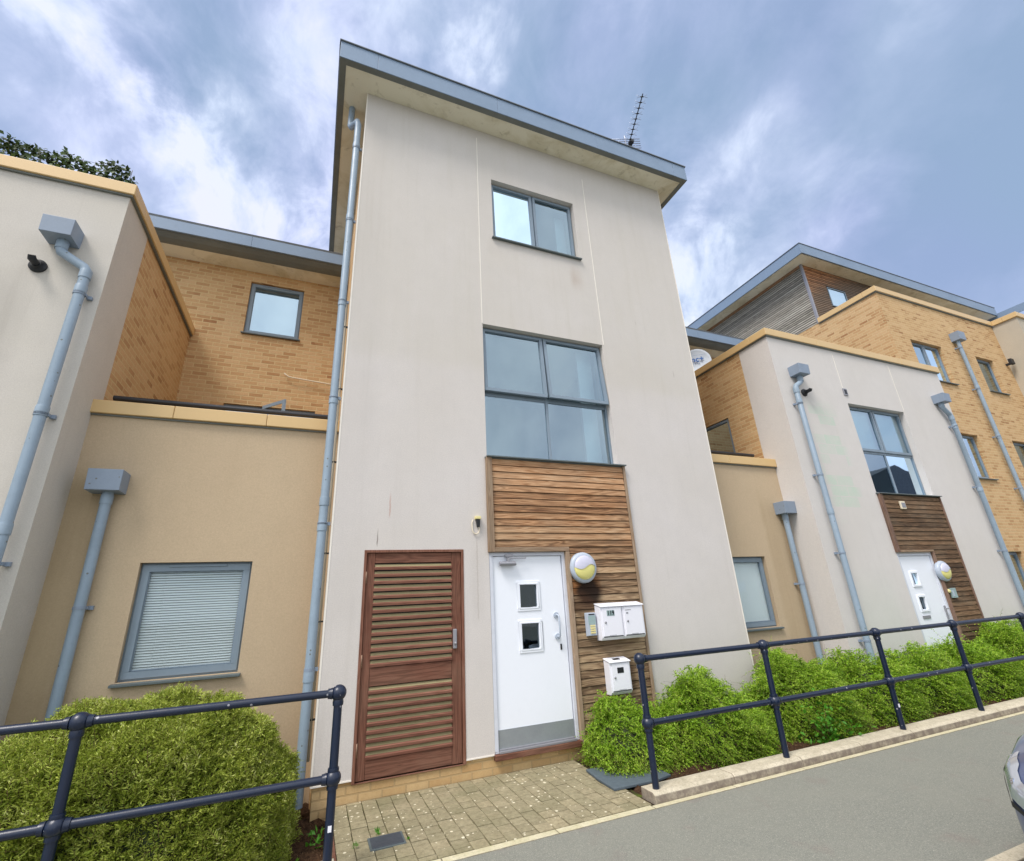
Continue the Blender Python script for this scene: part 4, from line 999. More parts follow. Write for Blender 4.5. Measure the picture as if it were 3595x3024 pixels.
# ================================================================== LEAF SCREEN on the left block
def leaf_arrays(P, D, N, L, Wd, fold=.25):
    """diamond leaves as pairs of triangles; P base, D direction, N normal-ish"""
    D = D/np.linalg.norm(D, axis=1, keepdims=True)
    B = np.cross(D, N); B /= (np.linalg.norm(B, axis=1, keepdims=True)+1e-9)
    N2 = np.cross(B, D)
    L = L[:, None]; Wd = Wd[:, None]
    a = P; b = P+D*L*.45+B*Wd*.5+N2*Wd*fold; c = P+D*L; d = P+D*L*.45-B*Wd*.5+N2*Wd*fold
    V = np.stack([a, b, c, d], 1).reshape(-1, 3)
    n = len(P); i = np.arange(n)*4
    F = np.stack([i, i+1, i+2, i, i+2, i+3], 1).reshape(-1, 3)
    return V, F
def mesh_np(name, V, F, mat, parent=None, smooth=False):
    off = np.array(parent['_loc']) if parent else np.zeros(3)
    me = bpy.data.meshes.new(name); V = (V-off).astype(np.float32); F = F.astype(np.int32); k = F.shape[1]
    me.vertices.add(len(V)); me.vertices.foreach_set('co', V.ravel())
    me.loops.add(F.size); me.loops.foreach_set('vertex_index', F.ravel())
    me.polygons.add(len(F)); me.polygons.foreach_set('loop_start', np.arange(len(F))*k); me.polygons.foreach_set('loop_total', np.full(len(F), k))
    if smooth: me.polygons.foreach_set('use_smooth', np.ones(len(F), bool))
    me.update(calc_edges=True); me.validate()
    me.materials.append(mat)
    o = bpy.data.objects.new(name, me); COL.objects.link(o)
    if parent: o.parent = parent
    return o
IV = thing('leaf_screen', 'dark green ivy leaf trellis screen standing on the left block roof edge', 'privacy screen', (-4.0, .12, 6.5))
n = 5200
P = np.stack([rng.uniform(-5.6, -2.42, n), rng.normal(.14, .03, n), rng.uniform(6.48, 6.93, n)], 1)
cl = (np.sin(P[:, 0]*19+3*np.sin(P[:, 2]*13))+np.cos(P[:, 2]*31+P[:, 0]*5)) + rng.normal(0, .6, n) > -.75
P = P[cl & (P[:, 2] < 6.93-.05*np.sin(P[:, 0]*7)**2 - np.where(P[:, 0] > -2.5, (P[:, 0]+2.5)*1.2, 0))]; n = len(P)
D = np.stack([rng.normal(0, .7, n), rng.normal(-.2, .5, n), rng.normal(-.5, .6, n)], 1)
N = np.stack([rng.normal(0, .4, n), -np.ones(n), rng.normal(.3, .4, n)], 1)
V, F = leaf_arrays(P, D, N, rng.uniform(.04, .065, n), rng.uniform(.035, .055, n), .1); mesh_np('leaves', V, F, IVY, IV)
m = MB()
for x in np.arange(-5.6, -2.45, .12): m.tube([(x, .15, 6.45), (x, .15, 6.9)], .0025, 4)
for z in (6.6, 6.74, 6.88): m.tube([(-5.6, .152, z), (-2.5, .152, z)], .0025, 4)
m.build('wire_grid', STEM, IV)

# ================================================================== AERIAL AND DISH
AE = thing('tv_aerial', 'television aerial with toothed boom above the right end of the tower roof', 'aerial', (5.66, .45, 9.7))
a0, a1 = Vector((5.66, .45, 11.0)), Vector((5.225, -.69, 11.0)); ad = (a1-a0).normalized(); ax = ad.cross(Vector((0, 0, 1))).normalized()
m = MB(); m.tube([a0-ad*.06, a1], .011, 8); m.build('boom', BLACK, AE)
m = MB(); m.tube([(5.69, .50, 9.7), (5.69, .50, 11.5)], .016, 10); m.build('mast', ALU, AE)
for k in range(9):
    c_ = a0+ad*(.25+k*.114)
    mm = MB(); mm.tube([c_-ax*.03, c_+ax*.03], .011, 6); dc0 = mm.build('director_clip', BLACK, AE)
    m = MB()
    for sgn in (-1, 1):
        for dz in (-.03, .055):
            m.tube([c_+ax*sgn*.03, c_+ax*sgn*.105+Vector((0, 0, dz))], .0042, 4)
    m.build('director', ALU, dc0)
m = MB()
for k, dz in enumerate((-.13, -.07, -.01, .07, .14, .21, .28, .35)):
    bk = -.02-.0*abs(dz)
    for q_ in (0,): m.tube([a0+ad*bk-ax*.33+Vector((0, 0, dz)), a0+ad*bk+ax*.33+Vector((0, 0, dz))], .0075, 5)
m.tube([a0-ad*.02+Vector((0, 0, -.15)), a0-ad*.02+Vector((0, 0, .38))], .008, 6)
m.hexa([tuple(a0-ax*.30+Vector((0, 0, -.16))), tuple(a0+ax*.36+Vector((0, 0, -.16))), tuple(a0+ax*.36+ad*.08+Vector((0, 0, -.16))), tuple(a0-ax*.30+ad*.08+Vector((0, 0, -.16))),
        tuple(a0-ax*.30+Vector((0, 0, -.155))), tuple(a0+ax*.36+Vector((0, 0, -.155))), tuple(a0+ax*.36+ad*.08+Vector((0, 0, -.155))), tuple(a0-ax*.30+ad*.08+Vector((0, 0, -.155)))])
m.build('reflector', ALU, AE)
m = MB(); m.box(5.60, 5.68, .22, .34, 10.97, 11.06); m.build('dipole_box', BLACK, AE, .01)

DI = thing('satellite_dish', 'white satellite dish with blue lettering behind the right block coping', 'satellite dish', (8.9, 2.62, 7.0))
dc = Vector((8.80, 2.66, 7.33)); dn = Vector((-.58, -.78, .02)).normalized()
m = MB(); m.lathe(dc, dn, [(0, 0), (.1, .004), (.2, .018), (.3, .042), (.345, .058), (.35, .056), (.3, .034), (.1, -.006), (0, -.012)], 40); m.build('reflector', DISHM, DI)
m = MB(); m.tube([dc-dn*.02, dc+Vector((0, .3, -.1)), (8.8, 3.17, 7.1)], .02, 8); m.build('mount', GREYMET, DI)
m = MB(); m.tube([dc+Vector((.02, 0, -.33)), dc+dn*.30+Vector((.16, 0, -.30))], .009, 8); m.lathe(dc+dn*.32+Vector((.17, 0, -.28)), dn, [(0, -.04), (.02, -.04), (.024, .0), (0, .01)], 12); m.build('receiver_arm', BLACK, DI)
def text_mesh(name, body, size, loc, xdir, ydir, mat, parent, ext=.001, bold=False):
    cu = bpy.data.curves.new(name, 'FONT'); cu.body = body; cu.size = size; cu.align_x = 'CENTER'; cu.align_y = 'CENTER'; cu.extrude = ext
    if bold: cu.offset = size*.02
    ob = bpy.data.objects.new(name, cu); COL.objects.link(ob)
    bpy.context.view_layer.update()
    dg = bpy.context.evaluated_depsgraph_get(); me = bpy.data.meshes.new_from_object(ob.evaluated_get(dg))
    bpy.data.objects.remove(ob)
    xd = Vector(xdir).normalized(); yd = Vector(ydir); yd = (yd-xd*yd.dot(xd)).normalized(); zd = xd.cross(yd)
    M = Matrix(((xd.x, yd.x, zd.x, loc[0]), (xd.y, yd.y, zd.y, loc[1]), (xd.z, yd.z, zd.z, loc[2]), (0, 0, 0, 1)))
    me.transform(M)
    off = Vector(parent['_loc']); me.transform(Matrix.Translation(-off))
    me.materials.clear(); me.materials.append(mat)
    o = bpy.data.objects.new(name, me); COL.objects.link(o); o.parent = parent; return o
dx = Vector((0, 0, 1)).cross(dn).normalized(); dx = dx if dx.x > 0 else -dx; dy = dn.cross(dx); dy = dy if dy.z > 0 else -dy
text_mesh('lettering', 'nc+', .21, dc+dn*.045+dx*.02+dy*.05, dx, dy, INK, DI, .004, True)
m = MB(); cc = dc+dn*.05+dx*.02+dy*.055
for (a, b, c_, d) in ((-.21, .21, .112, .115), (-.21, .21, -.115, -.112)):
    m.hexa([cc+dx*a+dy*c_, cc+dx*b+dy*c_, cc+dx*b+dy*c_+dn*.003, cc+dx*a+dy*c_+dn*.003, cc+dx*a+dy*d, cc+dx*b+dy*d, cc+dx*b+dy*d+dn*.003, cc+dx*a+dy*d+dn*.003])
m.build('lettering_border', INK, DI)

# ================================================================== WALL LIGHTS
def wall_light(x, z, R, label):
    o = thing('wall_light', label, 'wall light', (x, -.04, z), 'round bulkhead lamps beside the white doors')
    m = MB(); m.lathe((x, -.012, z), (0, -1, 0), [(R*.93, 0), (R, .015), (R, .055), (R*.93, .075), (R*.80, .082), (R*.78, .074), (0, .07)], 48); m.build('bezel', LGREY, o)
    r = R*.79
    def h(u, v): return .078+.05*math.sqrt(max(0, 1-min(1, (u*u+v*v))))
    def split(u): return .04+(.20*math.sin(math.pi*u) if u > 0 else .19*math.sin(math.pi*u))
    for part, mat in (('lens', YELLOW), ('cover', LILAC)):
        m = MB(); nu, nv = 40, 14
        for i in range(nu+1):
            u = -1+2*i/nu; u = max(-.9999, min(.9999, u)); e = math.sqrt(1-u*u)
            sp = max(-e, min(e, split(u)))
            lo, hi = (-e, sp) if part == 'lens' else (sp, e)
            for j in range(nv+1):
                v = lo+(hi-lo)*j/nv
                m.v.append((x+u*r, -.012-h(u, v)-(.006 if part == 'cover' else 0), z+v*r))
        for i in range(nu):
            for j in range(nv):
                a = i*(nv+1)+j; m.f.append((a, a+nv+1, a+nv+2, a+1)); m.sm.append(True)
        m.build(part, mat, o)
wall_light(3.205, 2.065, .19, 'round two tone bulkhead lamp between the white tower door and mailboxes')
wall_light(10.93, 1.845, .185, 'round bulkhead lamp right of the white door on the right block')

# ================================================================== MAILBOXES, INTERCOM, SENSOR
def mailbox(x0, x1, z0, z1, label, plate=None, topslot=False):
    o = thing('mailbox', label, 'mailbox', ((x0+x1)/2, -.02, z0), 'white steel mailboxes on the cladding')
    yb, yf = -.03, -.155
    m = MB(); m.prism([(x0, yb, z0), (x0, yf+.03, z0), (x0, yf+.004, z0+.03), (x0, yf+.004, z1-.035), (x0, yb, z1-.012)], (x1-x0, 0, 0)); m.build('body', BOXW, o, .003)
    m = MB(); m.hexa([(x0-.006, yf-.018, z1-.035), (x1+.006, yf-.018, z1-.035), (x1+.006, yb, z1-.002), (x0-.006, yb, z1-.002), (x0-.006, yf-.016, z1-.022), (x1+.006, yf-.016, z1-.022), (x1+.006, yb, z1+.012), (x0-.006, yb, z1+.012)]); m.build('lid', BOXW, o, .004)
    m = MB(); m.box(x0+.022, x1-.018, yf-.006, yf+.004, z0+.045, z1-.05); dr_ = m.build('door', BOXW, o, .003)
    m = MB(); m.box(x0+.02, x1-.016, yf-.001, yf+.004, z0+.035, z0+.043); m.build('lip_shadow_gap', BLACK, o)
    m = MB(); m.lathe((x0+.06, yf-.004, (z0+z1)/2-.005), (0, -1, 0), [(.014, 0), (.014, .006), (.008, .012), (0, .012)], 16); m.build('lock', GREYMET, dr_)
    m = MB(); m.box(x0+.1, x0+.2, yf-.0075, yf-.006, z0+.052, z0+.056); m.build('maker_mark', GREYMET, dr_)
    if plate:
        px0, px1, pz0, pz1, mt = plate
        m = MB(); m.box(px0, px1, yf-.008, yf-.005, pz0, pz1); m.build('name_plate', mt, dr_)
    if topslot:
        m = MB(); zc = z1-.009
        m.hexa([(x0+.09, -.125, z1-.0155), (x1-.1, -.125, z1-.0155), (x1-.1, -.075, z1-.001), (x0+.09, -.075, z1-.001), (x0+.09, -.125, z1-.011), (x1-.1, -.125, z1-.011), (x1-.1, -.075, z1+.0035), (x0+.09, -.075, z1+.0035)])
        m.build('letter_slot', BLACK, o)
    return o
MB1 = mailbox(3.325, 3.645, 1.20, 1.615, 'white steel mailbox reading 119, left one of the upper pair', (3.415, 3.525, 1.475, 1.54, SIGNG))
text_mesh('number', '119', .07, (3.47, -.1655, 1.507), (1, 0, 0), (0, 0, 1), BLACK, MB1, .001, True)
MB2 = mailbox(3.652, 3.965, 1.20, 1.615, 'white steel mailbox without number window, right one of the upper pair', (3.70, 3.73, 1.487, 1.505, GREYMET))
m = MB(); m.box(3.685, 3.775, -.1625, -.161, 1.528, 1.536); m.build('label_strip', GREYMET, MB2)
mailbox(3.375, 3.665, .605, .985, 'single white steel mailbox with dark window, mounted low above the bush', (3.475, 3.565, .835, .895, BLACK), True)
IC = thing('door_intercom', 'grey door intercom panel with yellow call buttons left of the mailboxes', 'intercom', (3.25, -.03, 1.26))
m = MB(); m.hexa([(3.17, -.03, 1.255), (3.315, -.03, 1.255), (3.30, -.08, 1.262), (3.185, -.08, 1.262), (3.17, -.03, 1.525), (3.315, -.03, 1.525), (3.30, -.08, 1.518), (3.185, -.08, 1.518)]); m.build('housing', LGREY, IC, .004)
m = MB(); m.box(3.192, 3.293, -.0835, -.079, 1.39, 1.49); m.build('speaker_panel', SIGNG, IC)
for k in range(4):
    m = MB(); m.box(3.21, 3.28, -.0885, -.080, 1.285+k*.026, 1.304+k*.026); m.build('call_button', BTN, IC, .002)
m = MB(); m.box(3.20, 3.285, -.0835, -.079, 1.498, 1.510); m.build('hood_label', BLACK, IC)
SN = thing('light_sensor', 'small black light sensor with looped cream cable left of the cladding', 'sensor', (1.81, 0, 2.62))
m = MB(); m.box(1.775, 1.845, -.055, 0, 2.665, 2.70); m.build('cap', BTN, SN, .005)
m = MB(); m.prism([(1.785, -.05, 2.665), (1.835, -.05, 2.665), (1.83, -.045, 2.57), (1.80, -.045, 2.57)], (0, .04, 0)); m.build('body', BLACK, SN, .004)
m = MB(); m.tube([(1.815, -.03, 2.58)]+[(1.785+.045*math.cos(a), -.02, 2.575+.055*math.sin(a)-.03) for a in np.linspace(0, -math.pi, 9)]+[(1.74, -.01, 2.62), (1.755, .0, 2.66)], .0065, 6); m.build('cable', CABLE, SN)

# small fittings on the right block
o = thing('wall_vent', 'square grey vent on the right white block above its large window', 'vent', (9.80, 0, 5.4)); m = MB(); m.box(9.74, 9.86, -.02, 0, 5.33, 5.48); m.build('frame', GREYMET, o, .004); m = MB(); m.box(9.765, 9.835, -.024, -.019, 5.355, 5.455); m.build('grille', BLACK, o)
o = thing('extractor_vent', 'cream louvred vent on the brown cladding under the right window', 'vent', (10.38, -.03, 3.08)); m = MB(); m.box(10.31, 10.46, -.06, -.028, 3.0, 3.15); m.build('hood', CABLE, o, .008); m = MB(); m.box(10.33, 10.44, -.064, -.059, 3.03, 3.12); m.build('grille', GREYMET, o)
o = thing('door_intercom', 'pale square intercom plate on the brown cladding right of the far white door', 'intercom', (11.03, -.03, 1.45)); m = MB(); m.box(10.95, 11.11, -.06, -.028, 1.37, 1.54); m.build('housing', SIGNG, o, .004); m = MB(); m.box(10.98, 11.02, -.064, -.058, 1.4, 1.5); m.build('call_button', LGREY, o)
o = thing('entry_sensor', 'tiny cream lit sensor beside the far white door frame', 'sensor', (10.82, -.03, 1.47)); m = MB(); m.lathe((10.91, -.03, 1.49), (0, -1, 0), [(.035, 0), (.035, .02), (.02, .035), (0, .04)], 14); m.build('button', BTN, o)
o = thing('security_light', 'small black floodlight on the brick wall beside the far pale block', 'light', (19.2, .55, 7.8)); m = MB(); m.box(19.12, 19.3, .42, .5, 7.75, 7.93); m.build('head', BLACK, o, .01); m = MB(); m.box(19.18, 19.24, .5, .6, 7.76, 7.82); m.build('bracket', BLACK, o)

# ================================================================== GROUND FITTINGS
o = thing('access_cover', 'small dark rectangular metal cover set in the block paving', 'cover', (.70, -.95, .01))
m = MB(); m.box(.572, .838, -1.058, -.838, -.03, .0165); m.build('frame', SILL, o, .002); m = MB(); m.box(.588, .822, -1.042, -.854, -.02, .0205); m.build('lid', mat_paint('cast_cover', S(78, 84, 92), .6, metal=.3, grime_tone=.4, gs=14, bs=.5), o, .002)
o = thing('rubber_mat', 'dark grey slab mat lying between the paving and the right bush', 'mat', (2.98, -.75, .02))
m = MB(); m.prism([(2.79, -.42, .014), (2.755, -.70, .014), (2.745, -1.01, .014), (3.20, -1.03, .014), (3.42, -.98, .014), (3.42, -.5, .014)], (0, 0, .022)); m.build('slab', mat_paint('slate_mat', S(84, 96, 104), .7, grime_tone=.35, gs=18, bs=.3), o, .004)

# ================================================================== RAILINGS
def railing(posts, x0, x1, label, sticker):
    o = thing('tubular_railing', label, 'railing', ((x0+x1)/2, -1.32, .08), 'dark blue ball jointed railings along the kerb')
    r, rb = .0265, .056
    for x in posts:
        m = MB(); m.tube([(x, -1.32, .05), (x, -1.32, 1.12)], .030, 18)
        m.ball((x, -1.32, 1.122), rb); m.ball((x, -1.32, .585), rb*1.0)
        m.lathe((x, -1.32, .52), (0, 0, 1), [(.03, 0), (.037, .0), (.039, .02), (.036, .04)], 18); m.lathe((x, -1.32, .60), (0, 0, 1), [(.036, .02), (.039, .035), (.037, .05), (.03, .05)], 18)
        m.lathe((x, -1.32, 1.04), (0, 0, 1), [(.03, 0), (.037, .0), (.039, .02), (.036, .04)], 18)
        for z in (.585, 1.122):
            for s in (-1, 1):
                if (x == posts[0] and s < 0 and x0 >= x-.01) or (x == posts[-1] and s > 0 and x1 <= x+.01): continue
                m.lathe((x+s*.045, -1.32, z), (s, 0, 0), [(.04, 0), (.036, .012), (.034, .03), (r, .03)], 16)
        po = m.build('post', RAILM, o)
        if x in sticker:
            q = MB(); q.box(x-.012, x+.012, -1.3525, -1.345, sticker[x]-.018, sticker[x]+.018); q.build('sticker', BOXW, po)
    for z in (.585, 1.122):
        m = MB(); m.tube([(x0, -1.32, z), (x1, -1.32, z)], r, 16); m.build('rail', RAILM, o)
railing([-5.9, -4.35, -2.8, -1.28, .256], -5.9, .256, 'dark blue tubular railing in front of the clipped hedge, ending left of the paving', {.256: .30})
railing([2.985, 4.615, 6.53, 8.17, 9.95, 11.7, 13.4], 2.985, 13.4, 'dark blue tubular railing on the kerb in front of the right shrubs', {6.53: .33})

# ================================================================== VEGETATION
def unit(v): return v/(np.linalg.norm(v, axis=1, keepdims=True)+1e-9)
def mound_points(n, c, rad, p, seed, zmin=.0, bumps=.07):
    r = np.random.default_rng(seed)
    d = r.normal(size=(n*2, 3)); d[:, 2] = np.abs(d[:, 2]); d = unit(d)
    s = (np.abs(d[:, 0])**p+np.abs(d[:, 1])**p+np.abs(d[:, 2])**p)**(-1/p)
    pos = d*s[:, None]
    # area correction by rejection
    w_ = (s**2); keep = r.random(len(w_)) < w_/w_.max(); pos, d = pos[keep][:n], d[keep][:n]
    ph = r.uniform(0, 6.28, 6); R = np.array(rad)
    wp = pos*R
    b = 1+bumps*(np.sin(wp[:, 0]*6+ph[0])*np.sin(wp[:, 1]*7+ph[1])+.7*np.sin(wp[:, 0]*13+ph[2])*np.cos(wp[:, 2]*11+ph[3])+.5*np.cos(wp[:, 1]*15+ph[4]))
    nrm = unit(np.sign(pos)*np.abs(pos)**(p-1)/R)
    return np.array(c)+wp*b[:, None], nrm
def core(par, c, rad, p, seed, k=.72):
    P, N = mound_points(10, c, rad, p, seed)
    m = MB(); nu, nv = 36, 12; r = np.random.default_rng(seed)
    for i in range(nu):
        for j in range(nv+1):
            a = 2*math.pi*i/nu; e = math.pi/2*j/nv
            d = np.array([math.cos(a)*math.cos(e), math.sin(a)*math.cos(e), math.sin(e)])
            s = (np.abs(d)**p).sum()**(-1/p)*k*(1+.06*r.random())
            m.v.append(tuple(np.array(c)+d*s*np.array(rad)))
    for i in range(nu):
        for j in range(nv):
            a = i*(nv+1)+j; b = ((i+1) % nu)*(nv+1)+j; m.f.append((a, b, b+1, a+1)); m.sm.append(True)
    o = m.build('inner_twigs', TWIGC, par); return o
def sprays(base, D, length, droop, nl, leafL, leafW, r, spread=.9, up=.3, tipstar=False):
    """rows of paired leaves along arching twigs"""
    n = len(base); t = np.linspace(.12, 1, nl)
    L = length[:, None]
    P = base[:, None, :]+D[:, None, :]*(t[None, :]*L)[..., None]
    P[..., 2] -= droop*(t[None, :]**2)*L
    T = D[:, None, :]*np.ones((1, nl, 1)); T = T.copy(); T[..., 2] -= 2*droop*t[None, :]; T = T/np.linalg.norm(T, axis=2, keepdims=True)
    side = np.cross(D, r.normal(size=(n, 3))*.35+np.array([0, 0, 1.0])); side = unit(side)
    sgn = np.where(np.arange(nl) % 2 == 0, 1, -1)[None, :, None]
    ld = T*.55+side[:, None, :]*sgn*spread+r.normal(size=(n, nl, 3))*.38; ld[..., 2] += up*.4
    nr = np.cross(T, side[:, None, :])+r.normal(size=(n, nl, 3))*.5
    sz = r.uniform(.7, 1.2, (n, nl))*(1.12-.45*t[None, :])
    V, F = leaf_arrays(P.reshape(-1, 3), ld.reshape(-1, 3), nr.reshape(-1, 3), (leafL*sz).ravel(), (leafW*sz).ravel())
    # twig ribbons
    tk = np.linspace(0, 1, 5); Q = base[:, None, :]+D[:, None, :]*(tk[None, :]*L)[..., None]; Q[..., 2] -= droop*(tk[None, :]**2)*L
    wdt = side[:, None, :]*.0011
    A = Q-wdt; B = Q+wdt
    SV = np.stack([A, B], 2).reshape(-1, 3)
    idx = (np.arange(n)*10)[:, None]+np.arange(4)[None, :]*2
    SF = np.stack([idx, idx+1, idx+3, idx+2], 2).reshape(-1, 4)
    return V, F, SV, SF
def shrub(name, label, cat, group, specs, mat, n_per_m2, length, droop, nl, leafL, leafW, p, seed, outw=.8, upw=.3, bumps=.07, tips=0, sprawl=(0, 0, 0)):
    r = np.random.default_rng(seed)
    c0 = specs[0][0]; o = thing(name, label, cat, c0, group)
    Vs, Fs, SVs, SFs, off, soff = [], [], [], [], 0, 0
    for k, (c, rad) in enumerate(specs):
        area = 2*math.pi*((rad[0]*rad[1])**1.6/3+(rad[0]*rad[2])**1.6/3+(rad[1]*rad[2])**1.6/3)**(1/1.6)
        n = int(area*n_per_m2)
        P, N = mound_points(n, c, rad, p, seed+k, bumps=bumps)
        n = len(P)
        depth = r.uniform(.0, .2 if cat == 'hedge' else .26, n)
        ln = length*r.uniform(.55, 1.25, n)
        if tips:
            q = r.random(n) < tips; ln[q] *= 1.9 if cat == 'hedge' else 2.3
        D = unit(N*outw+np.array([0, 0, 1.0])*upw+r.normal(size=(n, 3))*.42+np.array(sprawl))
        base_ = P-N*depth[:, None]-D*(ln*.72)[:, None]
        V, F, SV, SF = sprays(base_, D, ln, droop, nl, leafL, leafW, r, spread=.9 if cat == 'hedge' else .62)
        ok = V[:, 2] > -.12
        Vs.append(V); Fs.append(F+off); off += len(V); SVs.append(SV); SFs.append(SF+soff); soff += len(SV)
        core(o, c, rad, p, seed+k, .84 if cat == 'hedge' else .70)
    V = np.concatenate(Vs); V[:, 2] = np.maximum(V[:, 2], -.09+.0*V[:, 2])
    mesh_np('leaves', V, np.concatenate(Fs), mat, o)
    SV = np.concatenate(SVs); mesh_np('twigs', SV, np.concatenate(SFs), STEM, o)
    return o
shrub('clipped_hedge', 'broad rounded olive green clipped hedge below the blinded window, behind the left railing', 'hedge', None,
      [((-1.17, -.42, -.12), (1.20, .95, 1.23)), ((-2.75, -.42, -.12), (1.35, .9, 1.04))], HEDGE, 6000, .105, .14, 13, .036, .0095, 2.5, 21, .75, .6, .05, tips=.14)
SH = [((3.33, -.40, -.06), (.50, .54, .72), 'bright green arching shrub at the end of the right bed, under the low mailbox'),
      ((4.36, -.50, -.06), (.82, .62, .86), 'green arching shrub behind the second span of the right railing'),
      ((5.95, -.48, -.06), (.90, .62, .97), 'green arching shrub in front of the beige link and its drainpipe'),
      ((7.25, -.50, -.06), (.75, .60, .88), 'green arching shrub at the left corner of the right white block'),
      ((8.55, -.48, -.06), (.85, .62, .84), 'low green arching shrub left of the far white door'),
      ((9.85, -.50, -.06), (.78, .60, .86), 'green arching shrub in front of the far white door'),
      ((11.25, -.48, -.06), (.95, .62, 1.02), 'tall green arching shrub right of the far white door'),
      ((12.8, -.50, -.06), (.95, .62, 1.08), 'green arching shrub at the right edge below the end drainpipe')]
for k, (c, rad, lab) in enumerate(SH):
    dens = 3000 if k < 3 else 1900
    shrub('arching_shrub', lab, 'shrub', 'arching shrubs in the right bed', [(c, rad)], SHRUB, dens, 
          .23 if k < 3 else .25, .50, 26 if k < 3 else 18,
          
          .0175 if k < 3 else .024, .0115 if k < 3 else .0155, 2.1, 40+k*3, .60, .38, .13, tips=.26, sprawl=(.12, -.38, .08))
# broad leaved plant spilling at the kerb
o = thing('broad_leaf_plant', 'small lush plant with larger bright leaves spilling at the kerb between shrubs', 'plant', (5.72, -1.0, 0))
r = np.random.default_rng(5); n = 260
P = np.stack([r.normal(5.72, .20, n), r.normal(-1.03, .08, n), np.abs(r.normal(.0, .17, n))+.03], 1)
D = np.stack([r.normal(0, .6, n), r.normal(-.6, .5, n), r.normal(.2, .5, n)], 1); N = np.stack([r.normal(0, .4, n), r.normal(-.3, .4, n), np.ones(n)], 1)
V, F = leaf_arrays(P, D, N, r.uniform(.04, .075, n), r.uniform(.025, .045, n), .12); mesh_np('leaves', V, F, LUSH, o)
m = MB()
for k in range(30): m.tube([(5.72+r.normal(0, .03), -1.0, -.02), tuple(P[k])], .002, 4)
m.build('stems', STEM, o)
# weeds
def weed(x, y, z, h, nn, label, seed, wl=.035, ww=.014):
    o = thing('weed', label, 'weed', (x, y, z)); r = np.random.default_rng(seed)
    P = np.stack([r.normal(x, h*.25, nn), r.normal(y, h*.25, nn), z+r.uniform(0, h, nn)], 1)
    D = unit(np.stack([r.normal(0, .8, nn), r.normal(0, .8, nn), r.uniform(.2, 1.2, nn)], 1)); N = unit(np.cross(D, r.normal(size=(nn, 3))))
    V, F = leaf_arrays(P, D, N, r.uniform(.6, 1.2, nn)*wl, r.uniform(.6, 1.2, nn)*ww, .12); mesh_np('leaves', V, F, LUSH, o)
weed(.655, -.80, .01, .03, 26, 'little green weed growing just behind the metal cover', 3, .03, .010)
weed(.475, -.95, .01, .025, 40, 'tuft of grass in the paving joint left of the metal cover', 4, .04, .0035)
weed(.20, -.62, -.08, .13, 26, 'leafy weed in the soil between hedge and paving', 6, .06, .028)
weed(.07, -.75, -.09, .04, 18, 'tiny seedling in the bare soil beside the hedge', 7, .03, .012)
weed(.86, -1.0, .01, .012, 22, 'moss tuft in the paving joint right of the metal cover', 8, .016, .006)

# ================================================================== PARKED CAR
CARP, t_ = new_mat('car_paint'); t_.setin(t_.p, 'Base Color', S(96, 112, 156)); t_.p.inputs['Metallic'].default_value = .65; t_.p.inputs['Roughness'].default_value = .28
t_.p.inputs['Coat Weight'].default_value = 1.0; t_.p.inputs['Coat Roughness'].default_value = .04
CARG, t_ = new_mat('car_window'); t_.setin(t_.p, 'Base Color', (.01, .012, .015)); t_.p.inputs['Roughness'].default_value = .04
LAMPG, t_ = new_mat('headlamp_glass'); t_.setin(t_.p, 'Base Color', S(196, 202, 212)); t_.p.inputs['Roughness'].default_value = .12; t_.p.inputs['Metallic'].default_value = .5; t_.p.inputs['Coat Weight'].default_value = 1.0
CHROME, t_ = new_mat('chrome'); t_.setin(t_.p, 'Base Color', S(220, 222, 226)); t_.p.inputs['Metallic'].default_value = 1; t_.p.inputs['Roughness'].default_value = .12
CAR = thing('parked_car', 'front corner of a dark silver blue car parked at the right edge', 'car', (5.8, -4.25, -.1))
CXF, CYC, CZ0 = 3.74, -4.25, -.12      # nose x, centre line y, road z
# stations: (dx from nose, half width, belt z, top z, top half width)
ST = [(0.0, .40, .50, .60, .30), (.05, .60, .60, .70, .46), (.14, .74, .66, .77, .56), (.30, .82, .74, .84, .64), (.6, .87, .82, .92, .70), (1.0, .88, .88, .98, .72), (1.25, .885, .92, 1.04, .70),
      (1.6, .885, .95, 1.26, .62), (1.95, .885, .96, 1.44, .58), (2.5, .885, .97, 1.50, .58), (3.1, .885, .97, 1.47, .56), (3.6, .88, .97, 1.36, .54), (3.95, .86, .95, 1.14, .56), (4.08, .80, .85, .96, .60)]
STA = np.array(ST)
def half_profile(dx_):
    v = [np.interp(dx_, STA[:, 0], STA[:, k]) for k in range(5)]
    _, hw, bz, tz, thw = v; lowz = .24+.06*max(0, 1-dx_/.14)
    return np.array([(hw*.84, lowz), (hw*.95, lowz+.05), (hw*.99, lowz+.16), (hw, (lowz+bz)*.56), (hw*.992, bz-.07), (hw*.965, bz-.015), (hw*.93, bz+.02), (thw+(hw*.93-thw)*.35, bz+(tz-bz)*.62), (thw, tz-.025), (thw*.6, tz), (0.0, tz+.008)])
def smooth_prof(H, n=5):
    out = []
    for i in range(len(H)-1):
        p0, p1, p2, p3 = H[max(i-1, 0)], H[i], H[i+1], H[min(i+2, len(H)-1)]
        for k in range(n):
            t = k/n; out.append(.5*((2*p1)+(-p0+p2)*t+(2*p0-5*p1+4*p2-p3)*t*t+(-p0+3*p1-3*p2+p3)*t**3))
    out.append(H[-1]); return np.array(out)
def body_pt(dx_, i, s, off=0.0):
    H = smooth_prof(half_profile(dx_)); y, z = H[i]
    return (CXF+dx_-off*.6*max(0, 1-dx_/.3), CYC+s*(y+off), CZ0+z+off*.25)
m = MB(); rows = []
DX = list(np.linspace(0, 1, 15)**2*.6)+list(np.linspace(.66, 4.08, 34))
